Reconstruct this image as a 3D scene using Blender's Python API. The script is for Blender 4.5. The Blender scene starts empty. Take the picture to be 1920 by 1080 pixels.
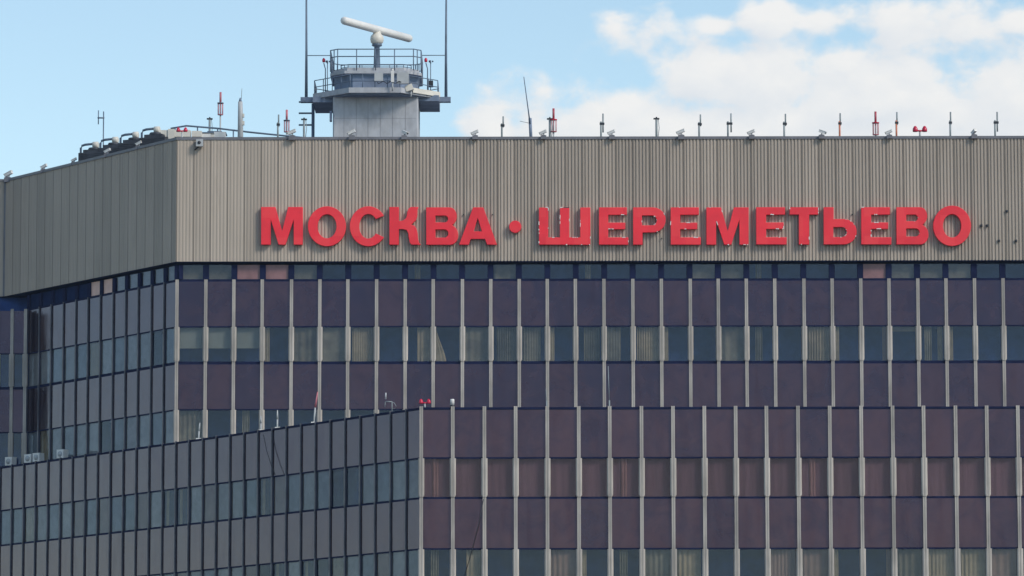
import bpy, bmesh, math, random
from mathutils import Vector, Matrix
random.seed(7)
R = math.radians
S = bpy.context.scene
COL = S.collection

# ------------------------------------------------------------------ camera
FPX = 8500.0                                   # focal length in photo pixels (1920 wide)
PITCH = math.atan(1060 / FPX)
ROLL = 0.0016
CAMZ = 1.7
cam_d = bpy.data.cameras.new('camera')
cam_d.sensor_width = 36
cam_d.lens = FPX / 1920 * 36
cam_d.clip_start = 1.0
cam_d.clip_end = 12000
cam = bpy.data.objects.new('camera', cam_d)
COL.objects.link(cam)
MROT = Matrix.Rotation(R(90) + PITCH, 3, 'X') @ Matrix.Rotation(-ROLL, 3, 'Z')
cam.matrix_world = Matrix.Translation((0, 0, CAMZ)) @ MROT.to_4x4()
S.camera = cam

def ray(px, py):
    return (MROT @ Vector(((px - 960) / FPX, (540 - py) / FPX, -1.0))).normalized()
def at(px, py, Y):
    d = ray(px, py)
    return Vector((0, 0, CAMZ)) + d * (Y / d.y)

# ------------------------------------------------------------------ view, sun
S.view_settings.view_transform = 'Standard'
S.view_settings.look = 'None'
S.view_settings.gamma = 1
S.view_settings.exposure = 0.2
SUN = Vector((0.62, -0.50, 0.62)).normalized()
sun_d = bpy.data.lights.new('sun', 'SUN')
sun_d.energy = 2.2
sun_d.angle = R(15)
sun_d.color = (1.0, 0.92, 0.82)
sun = bpy.data.objects.new('sun', sun_d)
COL.objects.link(sun)
sun.rotation_euler = (-SUN).to_track_quat('-Z', 'Y').to_euler()
sun.location = (60, -50, 120)

# ------------------------------------------------------------------ world: sky texture and cumulus clouds
class NT:
    """small helper for node trees"""
    def __init__(s, nt):
        s.nt = nt; s.N = nt.nodes; s.L = nt.links
    def node(s, t, **kw):
        n = s.N.new(t)
        for k, v in kw.items(): setattr(n, k, v)
        return n
    def put(s, sock, v):
        if hasattr(v, 'is_linked') or isinstance(v, bpy.types.NodeSocket): s.L.new(v, sock)
        else: sock.default_value = v
    def math(s, op, a, b=0.0, c=0.0, clamp=False):
        n = s.node('ShaderNodeMath', operation=op, use_clamp=clamp)
        s.put(n.inputs[0], a); s.put(n.inputs[1], b); s.put(n.inputs[2], c)
        return n.outputs[0]
    def vec(s, op, a, b=(0, 0, 0)):
        n = s.node('ShaderNodeVectorMath', operation=op)
        s.put(n.inputs[0], a)
        if op == 'SCALE': s.put(n.inputs[3], b)
        else: s.put(n.inputs[1], b)
        return n.outputs[1] if op in ('LENGTH', 'DOT_PRODUCT', 'DISTANCE') else n.outputs[0]
    def mix(s, f, a, b, blend='MIX'):
        n = s.node('ShaderNodeMix', data_type='RGBA', blend_type=blend)
        s.put(n.inputs[0], f); s.put(n.inputs[6], a); s.put(n.inputs[7], b)
        return n.outputs[2]
    def noise(s, v, scale, detail=4, rough=0.55, dist=0.0):
        n = s.node('ShaderNodeTexNoise')
        if v is not None: s.put(n.inputs['Vector'], v)
        n.inputs['Scale'].default_value = scale; n.inputs['Detail'].default_value = detail
        n.inputs['Roughness'].default_value = rough; n.inputs['Distortion'].default_value = dist
        return n.outputs[0]
    def ramp(s, v, a, b, lo=0.0, hi=1.0, smooth=True):
        n = s.node('ShaderNodeMapRange', interpolation_type='SMOOTHSTEP' if smooth else 'LINEAR')
        s.put(n.inputs[0], v)
        n.inputs[1].default_value = a; n.inputs[2].default_value = b
        n.inputs[3].default_value = lo; n.inputs[4].default_value = hi
        return n.outputs[0]

def rgb(r, g, b): return (r, g, b, 1.0)

world = bpy.data.worlds.new('World')
S.world = world
world.use_nodes = True
W = NT(world.node_tree)
for n in list(W.N): W.N.remove(n)
out = W.node('ShaderNodeOutputWorld')
bg = W.node('ShaderNodeBackground')
W.L.new(bg.outputs[0], out.inputs[0])
SKY_STRENGTH = 0.15
bg.inputs[1].default_value = SKY_STRENGTH
sky = W.node('ShaderNodeTexSky', sky_type='NISHITA')
sky.sun_disc = False
sky.sun_elevation = math.asin(SUN.z)
sky.sun_rotation = math.atan2(SUN.x, SUN.y)
sky.air_density = 1.0; sky.dust_density = 0.25; sky.ozone_density = 1.8; sky.altitude = 100
D = W.node('ShaderNodeTexCoord').outputs['Generated']
# clouds: (px, py, radius x, radius y) of the photograph turned into directions of the sky
BLOBS = [(925, 235, 76, 88), (1000, 240, 66, 70), (1120, 252, 140, 76), (1260, 255, 150, 72),
         (1320, 140, 85, 72), (1430, 165, 140, 92), (1400, 245, 200, 75), (1560, 175, 120, 85),
         (1650, 190, 150, 100), (1790, 215, 170, 110), (1900, 190, 120, 85), (1640, 262, 420, 80),
         (1690, 36, 125, 95, .36), (1800, 46, 145, 85, .38), (1430, 38, 72, 44, .16), (1345, 52, 80, 34, .45), (1545, 40, 120, 50, .55),
         (1160, 58, 110, 60, .42), (2100, 150, 220, 170), (1905, 36, 70, 50, .5)]
# dome of sky above the picture, seen in reflections only
def dens(vec):
    f = None
    for (x, y, rx, ry, *wk) in BLOBS:
        c = ray(x, y)
        d = W.vec('SUBTRACT', vec, tuple(c))
        d = W.vec('MULTIPLY', d, (FPX / rx / 1.06, FPX / rx / 1.06, FPX / ry / 1.06))
        l = W.math('SUBTRACT', 1.0 - (wk[0] if wk else 0), W.vec('LENGTH', d))
        f = l if f is None else W.math('SMOOTH_MAX', f, l, 0.25)
    f = W.math('MAXIMUM', f, -1.2)
    sq = W.vec('MULTIPLY', vec, (1, 1, 1.35))
    n1 = W.noise(sq, 80, 10, 0.55, 0.1)
    n2 = W.noise(sq, 26, 3, 0.5, 0.1)
    n = W.math('ADD', W.math('MULTIPLY', W.math('SUBTRACT', n1, 0.5), 1.9), W.math('MULTIPLY', W.math('SUBTRACT', n2, 0.5), 1.3))
    return W.math('ADD', f, n)
d0 = dens(D)
d1 = dens(W.vec('ADD', D, (0.0022, 0.0, 0.0042)))
alpha = W.ramp(d0, -0.12, 0.42)
alpha = W.math('MULTIPLY', alpha, 0.94)
lit = W.math('ADD', 0.62, W.math('MULTIPLY', W.math('SUBTRACT', d0, d1), 0.6), clamp=True)
K = 0.87 / SKY_STRENGTH
ccol = W.mix(lit, rgb(0.72 * K, 0.77 * K, 0.83 * K), rgb(0.93 * K, 0.92 * K, 0.90 * K))
# loose cumulus in the rest of the sky
Dxyz = W.node('ShaderNodeSeparateXYZ'); W.L.new(D, Dxyz.inputs[0])
away = W.ramp(Dxyz.outputs[1], 0.95, 0.80)
gen = W.math('MULTIPLY', W.ramp(W.noise(W.vec('MULTIPLY', D, (1, 1, 2.2)), 5.0, 7, 0.55, 0.3), 0.55, 0.72), away)
gen = W.math('MULTIPLY', gen, W.ramp(Dxyz.outputs[2], 0.0, 0.06))
skyc = W.mix(1.0, sky.outputs[0], rgb(1.03, 1.0, 0.90), 'MULTIPLY')
c = W.mix(W.math('MULTIPLY', gen, 0.75), skyc, rgb(0.66 * K, 0.74 * K, 0.86 * K))
c = W.mix(alpha, c, ccol)
W.L.new(c, bg.inputs[0])

# ------------------------------------------------------------------ helpers
def tag(o, label=None, cat=None, group=None, kind=None):
    if label: o['label'] = label
    if cat: o['category'] = cat
    if group: o['group'] = group
    if kind: o['kind'] = kind
    return o
def empty(name, loc, rz=0.0, label=None, cat=None, group=None):
    o = bpy.data.objects.new(name, None)
    COL.objects.link(o)
    o.location = loc; o.rotation_euler = (0, 0, rz)
    o.empty_display_size = 0.3
    return tag(o, label, cat, group)
def kids(o): return [c for c in bpy.data.objects if c.parent is o]
def copy_tree(o, parent=None):
    ch = list(o.children)
    c = o.copy(); COL.objects.link(c); c.parent = parent
    for k in ch: copy_tree(k, c)
    return c

class MB:
    """collects shapes, links them as ONE mesh object"""
    def __init__(s): s.v = []; s.f = []; s.m = []; s.sm = []
    def add(s, vs, fs, m=0, smooth=False):
        b = len(s.v); s.v += [tuple(v) for v in vs]
        for f in fs: s.f.append([b + i for i in f]); s.m.append(m); s.sm.append(smooth)
    def box(s, x0, x1, y0, y1, z0, z1, m=0, front=None):
        vs = [(x0, y0, z0), (x1, y0, z0), (x1, y1, z0), (x0, y1, z0), (x0, y0, z1), (x1, y0, z1), (x1, y1, z1), (x0, y1, z1)]
        fs = [(0, 3, 2, 1), (4, 5, 6, 7), (0, 1, 5, 4), (1, 2, 6, 5), (2, 3, 7, 6), (3, 0, 4, 7)]
        b = len(s.v); s.v += vs
        for i, f in enumerate(fs):
            s.f.append([b + k for k in f]); s.m.append(front if (i == 2 and front is not None) else m); s.sm.append(False)
    def prism(s, poly, z0, z1, m=0):
        n = len(poly)
        vs = [(x, y, z0) for x, y in poly] + [(x, y, z1) for x, y in poly]
        fs = [tuple(range(n))[::-1], tuple(range(n, 2 * n))] + [(i, (i + 1) % n, n + (i + 1) % n, n + i) for i in range(n)]
        s.add(vs, fs, m)
    def tube(s, pts, r, n=8, m=0, cap=True, r1=None):
        pts = [Vector(p) for p in pts]
        k = len(pts); rings = []
        for i, p in enumerate(pts):
            t = (pts[min(i + 1, k - 1)] - pts[max(i - 1, 0)]).normalized()
            a = Vector((0, 0, 1)) if abs(t.z) < 0.9 else Vector((1, 0, 0))
            u = t.cross(a).normalized(); w = t.cross(u).normalized()
            rr = r if r1 is None else r + (r1 - r) * i / (k - 1)
            rings.append([p + (u * math.cos(2 * math.pi * j / n) + w * math.sin(2 * math.pi * j / n)) * rr for j in range(n)])
        vs = [q for ring in rings for q in ring]
        fs = [(i * n + j, i * n + (j + 1) % n, (i + 1) * n + (j + 1) % n, (i + 1) * n + j) for i in range(k - 1) for j in range(n)]
        s.add(vs, fs, m, True)
        if cap:
            b = len(s.v) - len(vs)
            s.f.append([b + j for j in range(n)][::-1]); s.m.append(m); s.sm.append(False)
            s.f.append([b + (k - 1) * n + j for j in range(n)]); s.m.append(m); s.sm.append(False)
    def lathe(s, prof, n=16, m=0, o=(0, 0, 0), axis='Z', smooth=True):
        vs = []
        for r, z in prof:
            for j in range(n):
                a = 2 * math.pi * j / n
                q = Vector((r * math.cos(a), r * math.sin(a), z))
                if axis == 'X': q = Vector((q.z, q.x, q.y))
                if axis == 'Y': q = Vector((q.x, q.z, q.y))
                vs.append(q + Vector(o))
        k = len(prof)
        fs = [(i * n + j, i * n + (j + 1) % n, (i + 1) * n + (j + 1) % n, (i + 1) * n + j) for i in range(k - 1) for j in range(n)]
        fs += [tuple(range(n))[::-1], tuple(range((k - 1) * n, k * n))]
        s.add(vs, fs, m, smooth)
    def move(s, M, start=0):
        s.v[start:] = [tuple(M @ Vector(v)) for v in s.v[start:]]
    def mesh(s, name, mats):
        me = bpy.data.meshes.new(name)
        me.from_pydata(s.v, [], s.f)
        for m in (mats if isinstance(mats, (list, tuple)) else [mats]): me.materials.append(m)
        me.polygons.foreach_set('material_index', s.m)
        me.polygons.foreach_set('use_smooth', s.sm)
        bm = bmesh.new(); bm.from_mesh(me)
        bmesh.ops.recalc_face_normals(bm, faces=bm.faces)
        bm.to_mesh(me); bm.free()
        me.update()
        return me
    def build(s, name, mats, parent=None):
        return link(name, s.mesh(name, mats), parent)
def link(name, me, parent=None, loc=None, rz=None):
    o = bpy.data.objects.new(name, me)
    COL.objects.link(o)
    o.parent = parent
    if loc is not None: o.location = loc
    if rz is not None: o.rotation_euler = (0, 0, rz)
    return o

# ------------------------------------------------------------------ materials
def mat(name, base, rough=0.6, metal=0.0, ior=1.5, var=0.12, scale=1.5, stretch=(1, 1, 1), bump=0.0, bscale=8.0, rnd=0.0, coords='Object', tint=None):
    m = bpy.data.materials.new(name); m.use_nodes = True
    T = NT(m.node_tree); p = T.N['Principled BSDF']
    p.inputs['Roughness'].default_value = rough; p.inputs['Metallic'].default_value = metal
    p.inputs['IOR'].default_value = ior
    tc = T.node('ShaderNodeTexCoord').outputs[coords]
    oi = T.node('ShaderNodeObjectInfo')
    v = T.vec('MULTIPLY', tc, stretch)
    v = T.vec('ADD', v, T.vec('SCALE', oi.outputs['Location'], 0.37))
    n = T.noise(v, scale, 6, 0.6)
    lo = tuple(x * (1 - var) for x in base); hi = tuple(x * (1 + var) for x in base)
    c = T.mix(T.ramp(n, 0.3, 0.7), rgb(*lo), rgb(*hi))
    if tint: c = T.mix(T.math('MULTIPLY', oi.outputs['Random'], 1.0), c, rgb(*tint))
    if rnd:
        g = T.math('ADD', 1 - rnd, T.math('MULTIPLY', oi.outputs['Random'], 2 * rnd))
        cc = T.node('ShaderNodeCombineXYZ')
        for i in range(3): T.L.new(g, cc.inputs[i])
        c = T.mix(1.0, c, cc.outputs[0], 'MULTIPLY')
    T.L.new(c, p.inputs['Base Color'])
    if bump:
        b = T.node('ShaderNodeBump'); b.inputs['Strength'].default_value = bump; b.inputs['Distance'].default_value = 0.02
        T.L.new(T.noise(v, bscale, 3, 0.5), b.inputs['Height']); T.L.new(b.outputs[0], p.inputs['Normal'])
    return m

def cladding_mat(name, a, b, panel):
    """ribbed sheet metal: tone differs from panel to panel, with run-off streaks"""
    m = bpy.data.materials.new(name); m.use_nodes = True
    T = NT(m.node_tree); p = T.N['Principled BSDF']
    p.inputs['Roughness'].default_value = 0.55; p.inputs['IOR'].default_value = 1.4
    tc = T.node('ShaderNodeTexCoord').outputs['Object']
    sx = T.node('ShaderNodeSeparateXYZ'); T.L.new(tc, sx.inputs[0])
    wn = T.node('ShaderNodeTexWhiteNoise', noise_dimensions='1D')
    T.L.new(T.math('FLOOR', T.math('DIVIDE', sx.outputs[0], panel)), wn.inputs['W'])
    st = T.noise(T.vec('MULTIPLY', tc, (2.2, 0.3, 0.10)), 1.0, 5, 0.6)
    st2 = T.noise(T.vec('MULTIPLY', tc, (9.0, 0.3, 0.25)), 1.0, 4, 0.6)
    big = T.noise(tc, 0.18, 3, 0.5)
    f = T.math('ADD', T.math('MULTIPLY', wn.outputs[0], 0.34), T.math('MULTIPLY', st, 0.55))
    f = T.math('ADD', f, T.math('MULTIPLY', st2, 0.25)); f = T.math('ADD', f, T.math('MULTIPLY', T.math('SUBTRACT', big, 0.5), 0.7))
    c = T.mix(T.ramp(f, 0.2, 0.95, smooth=False), rgb(*a), rgb(*b))
    dr = T.noise(T.vec('MULTIPLY', tc, (1.3, 0.3, 0.22)), 1.0, 6, 0.65)
    c = T.mix(T.ramp(dr, 0.52, 0.80, 0.0, 0.40), c, rgb(a[0] * 0.62, a[1] * 0.56, a[2] * 0.52))
    # darker lap joint between neighbouring panels
    fr = T.math('FRACT', T.math('DIVIDE', sx.outputs[0], panel))
    c = T.mix(T.math('LESS_THAN', fr, 0.06), c, rgb(*[x * 0.62 for x in a]))
    T.L.new(c, p.inputs['Base Color'])
    return m

def spandrel_mat(name, a, b, ior=1.72, rough=0.10):
    m = bpy.data.materials.new(name); m.use_nodes = True
    T = NT(m.node_tree); p = T.N['Principled BSDF']
    p.inputs['Roughness'].default_value = rough; p.inputs['IOR'].default_value = ior
    tc = T.node('ShaderNodeTexCoord').outputs['Object']
    oi = T.node('ShaderNodeObjectInfo')
    off = T.vec('SCALE', oi.outputs['Location'], 3.1)
    v = T.vec('ADD', tc, off)
    n = T.noise(v, 1.1, 5, 0.6, 0.6)
    f = T.math('ADD', T.math('MULTIPLY', n, 0.95), T.math('MULTIPLY', T.math('SUBTRACT', oi.outputs['Random'], 0.5), 0.30))
    c = T.mix(T.ramp(f, 0.15, 0.75), rgb(*a), rgb(*b))
    p.inputs['Specular Tint'].default_value = rgb(0.56, 0.49, 0.80)
    T.L.new(c, p.inputs['Base Color'])
    dirt = T.noise(T.vec('MULTIPLY', v, (3, 3, 0.5)), 1.0, 5, 0.6)
    T.L.new(T.ramp(dirt, 0.3, 0.75, rough * 0.6, rough * 2.2), p.inputs['Roughness'])
    bp = T.node('ShaderNodeBump'); bp.inputs['Strength'].default_value = 0.25; bp.inputs['Distance'].default_value = 0.02
    T.L.new(T.noise(v, 1.1, 2, 0.5), bp.inputs['Height']); T.L.new(bp.outputs[0], p.inputs['Normal'])
    return m

def glass_mat(name, tr, ior=1.62, tint=(0.60, 0.70, 0.92)):
    """tinted window glass: mirror reflection by Fresnel, the rest let through"""
    m = bpy.data.materials.new(name); m.use_nodes = True
    T = NT(m.node_tree)
    for n in list(T.N): T.N.remove(n)
    o = T.node('ShaderNodeOutputMaterial')
    ge = T.node('ShaderNodeNewGeometry')
    cs = T.math('ABSOLUTE', T.vec('DOT_PRODUCT', ge.outputs['Incoming'], ge.outputs['Normal']))
    f0 = ((ior - 1) / (ior + 1)) ** 2
    frs = T.math('ADD', f0, T.math('MULTIPLY', 1 - f0, T.math('POWER', T.math('SUBTRACT', 1.0, cs), 5.0)))
    g = T.node('ShaderNodeBsdfGlossy'); g.inputs['Roughness'].default_value = 0.04; g.inputs['Color'].default_value = rgb(*tint)
    t = T.node('ShaderNodeBsdfTransparent'); t.inputs[0].default_value = rgb(*tr)
    tc = T.node('ShaderNodeTexCoord').outputs['Object']
    oi = T.node('ShaderNodeObjectInfo')
    v = T.vec('ADD', tc, T.vec('SCALE', oi.outputs['Location'], 2.3))
    bp = T.node('ShaderNodeBump'); bp.inputs['Strength'].default_value = 0.3; bp.inputs['Distance'].default_value = 0.02
    T.L.new(T.noise(v, 0.9, 2, 0.5), bp.inputs['Height'])
    T.L.new(bp.outputs[0], g.inputs['Normal'])
    d = T.node('ShaderNodeBsdfDiffuse'); d.inputs[0].default_value = rgb(0.25, 0.25, 0.25)
    mx = T.node('ShaderNodeMixShader'); T.L.new(frs, mx.inputs[0]); T.L.new(t.outputs[0], mx.inputs[1]); T.L.new(g.outputs[0], mx.inputs[2])
    m2 = T.node('ShaderNodeMixShader')
    T.L.new(T.ramp(T.noise(T.vec('MULTIPLY', v, (2, 2, 0.6)), 1.2, 5, 0.65), 0.5, 0.85, 0.0, 0.07), m2.inputs[0])
    T.L.new(mx.outputs[0], m2.inputs[1]); T.L.new(d.outputs[0], m2.inputs[2])
    T.L.new(m2.outputs[0], o.inputs[0])
    return m

PANEL = 0.742
M = {}
M['clad'] = cladding_mat('ribbed cladding', (0.342, 0.292, 0.240), (0.525, 0.446, 0.368), PANEL)
M['trim'] = mat('coping grey', (0.16, 0.16, 0.18), 0.5, var=0.15)
M['dark'] = mat('dark frame', (0.012, 0.017, 0.052), 0.9, ior=1.15, var=0.2)
M['alu'] = mat('aluminium', (0.405, 0.37, 0.33), 0.5, 0.0, var=0.22, scale=1.2, stretch=(1, 1, 0.4), rnd=0.10)
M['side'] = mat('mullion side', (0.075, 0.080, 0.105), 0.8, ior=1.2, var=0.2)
M['refl_peach'] = mat('painted peach reflection', (0.80, 0.52, 0.43), 0.6, var=0.1)  # warm reflection in the window glass, put in as opaque pane colour
M['refl_pink'] = mat('painted brown pink reflection', (0.24, 0.125, 0.13), 0.35, var=0.2)  # browner reflection in the front panes, likewise painted as flat colour
M['louvre'] = mat('navy louvre', (0.010, 0.022, 0.07), 0.9, ior=1.15, var=0.2)
M['unit'] = mat('weathered black housing', (0.040, 0.046, 0.058), 0.6, var=0.35, scale=3)
M['slim'] = mat('mid grey bar', (0.21, 0.205, 0.21), 0.6, var=0.2)  # fronts of the left-face mullions, darker than the aluminium
M['sp'] = spandrel_mat('plum spandrel glass', (0.007, 0.004, 0.009), (0.043, 0.020, 0.018))
M['spb'] = spandrel_mat('brown spandrel glass', (0.018, 0.009, 0.012), (0.062, 0.027, 0.022))
def clear_mat():
    m = bpy.data.materials.new('clear glass edge'); m.use_nodes = True; T = NT(m.node_tree)
    for n in list(T.N): T.N.remove(n)
    o = T.node('ShaderNodeOutputMaterial'); t = T.node('ShaderNodeBsdfTransparent'); T.L.new(t.outputs[0], o.inputs[0]); return m
M['clear'] = clear_mat()
M['glass'] = glass_mat('window glass', (0.61, 0.62, 0.61))
M['glassb'] = glass_mat('bronze glass', (0.60, 0.54, 0.58), 1.5, (0.85, 0.65, 0.75))
M['room'] = mat('dark room', (0.025, 0.07, 0.25), 0.9, var=0.3)
M['room_deep'] = mat('unlit room', (0.008, 0.014, 0.035), 0.9, var=0.3)
M['curt_beige'] = mat('beige curtain', (0.46, 0.365, 0.24), 0.9, var=0.2)
M['curt_grey'] = mat('grey green blind', (0.36, 0.38, 0.33), 0.9, var=0.08)
M['curt_sheer'] = mat('sheer curtain', (0.25, 0.22, 0.165), 0.9, var=0.3, rnd=0.2)
M['curt_brown'] = mat('brown curtain', (0.36, 0.24, 0.20), 0.9, var=0.15)
M['curt_plum'] = mat('plum curtain', (0.235, 0.165, 0.18), 0.9, var=0.12, scale=2.0, stretch=(3, 3, 0.3), rnd=0.16)
M['curt_lt'] = mat('pale blue grey blind', (0.44, 0.43, 0.44), 0.9, var=0.2, rnd=0.2)
M['curt_sheer2'] = mat('blue grey blind', (0.27, 0.31, 0.36), 0.9, var=0.2, rnd=0.2)
M['curt_peach'] = mat('peach blind', (0.88, 0.60, 0.50), 0.9, var=0.12)
M['red'] = mat('red paint', (0.42, 0.06, 0.085), 0.42, var=0.08, scale=0.6)
M['conc'] = mat('tower concrete', (0.41, 0.425, 0.455), 0.85, var=0.13, scale=1.6, stretch=(1.6, 1.6, 0.8), bump=0.15)
M['concd'] = mat('grey blue paint', (0.17, 0.22, 0.31), 0.7, var=0.2)
M['steel'] = mat('blue grey steel', (0.10, 0.14, 0.20), 0.5, var=0.2)
M['white'] = mat('white paint', (0.74, 0.73, 0.70), 0.45, var=0.07)
M['cream'] = mat('cream plastic', (0.66, 0.63, 0.56), 0.5, var=0.1)
M['grey'] = mat('light grey paint', (0.42, 0.44, 0.45), 0.5, var=0.1)
M['black'] = mat('black paint', (0.02, 0.023, 0.03), 0.5, var=0.2)
M['mast'] = mat('galvanised mast', (0.24, 0.28, 0.29), 0.5, var=0.2)
M['orange'] = mat('orange paint', (0.62, 0.20, 0.11), 0.5, var=0.12)
M['pink'] = mat('faded red paint', (0.55, 0.17, 0.20), 0.5, var=0.15)
M['lamp'] = mat('red lamp glass', (0.55, 0.012, 0.05), 0.25, var=0.1)
M['roof'] = mat('roof felt', (0.10, 0.10, 0.11), 0.9, var=0.2)
M['asphalt'] = mat('asphalt', (0.06, 0.06, 0.063), 0.9, var=0.2, scale=0.4)
M['body'] = mat('wall render', (0.10, 0.10, 0.12), 0.9, var=0.15)

# chipped paint along the letters' edges
def letter_mat():
    m = mat('red letter paint', (0.88, 0.022, 0.040), 0.5, var=0.10, scale=0.7)
    T = NT(m.node_tree); p = T.N['Principled BSDF']
    src = p.inputs['Base Color'].links[0].from_socket
    # sheets of the face faded unequally
    tc = T.node('ShaderNodeTexCoord').outputs['Object']; oi = T.node('ShaderNodeObjectInfo')
    sn = T.node('ShaderNodeVectorMath', operation='SNAP')
    T.L.new(T.vec('ADD', tc, T.vec('SCALE', oi.outputs['Location'], 1.7)), sn.inputs[0]); sn.inputs[1].default_value = (0.62, 9, 0.86)
    wn = T.node('ShaderNodeTexWhiteNoise', noise_dimensions='3D'); T.L.new(sn.outputs[0], wn.inputs['Vector'])
    T.L.new(T.mix(T.ramp(wn.outputs[0], 0.45, 1.0, 0.0, 0.55), src, rgb(0.95, 0.060, 0.065)), p.inputs['Base Color'])
    return m
M['letter'] = letter_mat()

# ------------------------------------------------------------------ ground
g = MB(); g.add([(-2500, -2500, 0), (2500, -2500, 0), (2500, 2500, 0), (-2500, 2500, 0)], [(0, 1, 2, 3)])
tag(g.build('ground', M['asphalt']), kind='structure')

# ------------------------------------------------------------------ building geometry
TH = math.atan(0.725 * math.cos(PITCH))
UL = Vector((math.sin(TH), -math.cos(TH), 0))            # along a left face, towards its near corner
NL = Vector((-math.cos(TH), -math.sin(TH), 0))           # out of a left face
RZL = math.atan2(UL.y, UL.x)
YW, YB = 197.0, 179.6                                    # window walls of tall block and of front block
OVH = 0.22
YF = YW - OVH
MODL = 1.098
def zrow(y, Y): return at(900, y, Y).z
ZT = zrow(258.5, YF); ZFB = zrow(489.5, YF)
x_of = lambda px, py, Y: at(px, py, Y).x
MOD = (x_of(1881.2, 570, YW - 0.12) - x_of(385.3, 570, YW - 0.12)) / 28
XC = x_of(385.3, 570, YW - 0.12) - MOD                   # corner of tall block
MODB = (x_of(1909.6, 800, YB - 0.12) - x_of(849, 800, YB - 0.12)) / 18
XB = x_of(849, 800, YB - 0.12) - MODB

def CI(x, y, d): return (x + d * (1 - math.sin(TH)) / math.cos(TH), y + d)
def PI_(p, d):
    q = Vector(p) - NL * d; return (q.x, q.y)
RL = 1.95                                                # length of the short return wall at the far left
tall = empty('terminal_building', (XC, YW, 0), 0, 'tall terminal block with grey ribbed fascia above rows of dark windows', 'building')
low = empty('terminal_wing', (XB, YB, 0), 0, 'lower dark glazed block standing in front of the tall terminal block', 'building')

# ---- unit meshes (local: x right along the face, y into the building, z up)
def pane_mesh(w, h, m, d=0.02):
    b = MB(); b.box(-w / 2, w / 2, 0, d, 0, h); return b.mesh('pane', m)
def glass_pane(w, h, m, d=0.02):
    b = MB(); b.box(-w / 2, w / 2, 0, d, 0, h, 1, 0); return b.mesh('pane', [m, M['clear']])
def pleat(w, h, m, per=0.11, dep=0.05, top=1.0, seed=0):
    rr = random.Random(seed); b = MB(); n = max(6, int(w / per * 6)); vs = []; ph = rr.random() * 6
    for i in range(n + 1):
        x = -w / 2 + w * i / n
        y = dep * math.sin(x / per * 2 * math.pi + ph + 0.8 * math.sin(x * 5 + ph)) * (0.6 + 0.4 * math.sin(x * 3.1 + ph))
        vs += [(x, y, 0), (x * 1.0, y * 0.6, h * top)]
    k = len(vs); vs += [(x, y + 0.012, z) for x, y, z in vs]
    fs = []
    for i in range(n):
        a = 2 * i
        fs += [(a, a + 2, a + 3, a + 1), (k + a, k + a + 1, k + a + 3, k + a + 2)]
    fs += [(0, 1, k + 1, k), (2 * n, k + 2 * n, k + 2 * n + 1, 2 * n + 1)]
    b.add(vs, fs, 0, True); return b.mesh('curtain', m)
def sheet(w, z0, z1, m):
    b = MB(); b.box(-w / 2, w / 2, 0, 0.012, z0, z1); return b.mesh('blind', m)
def tied(w, h, m):
    """curtain gathered to its left side"""
    b = MB(); n = 24; vs = []
    for i in range(n + 1):
        t = i / n; z = h * t
        e = -w / 2 + w * (0.35 + 0.10 * math.cos(t * 3.1) - 0.25 * (1 - (1 - t) ** 2) * 0 - 0.18 * t)
        for j in range(9):
            q = j / 8; vs.append((-w / 2 + (e + w / 2) * q, 0.03 * math.sin(q * 20), z))
    fs = [(i * 9 + j, i * 9 + j + 1, (i + 1) * 9 + j + 1, (i + 1) * 9 + j) for i in range(n) for j in range(8)]
    b.add(vs, fs, 0, True)
    k = len(b.v)
    b.add([(x, y + 0.012, z) for x, y, z in vs], [f[::-1] for f in fs], 0, True)
    return b.mesh('curtain', m)

CACHE = {}
def cached(key, fn):
    if key not in CACHE: CACHE[key] = fn()
    return CACHE[key]

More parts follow.
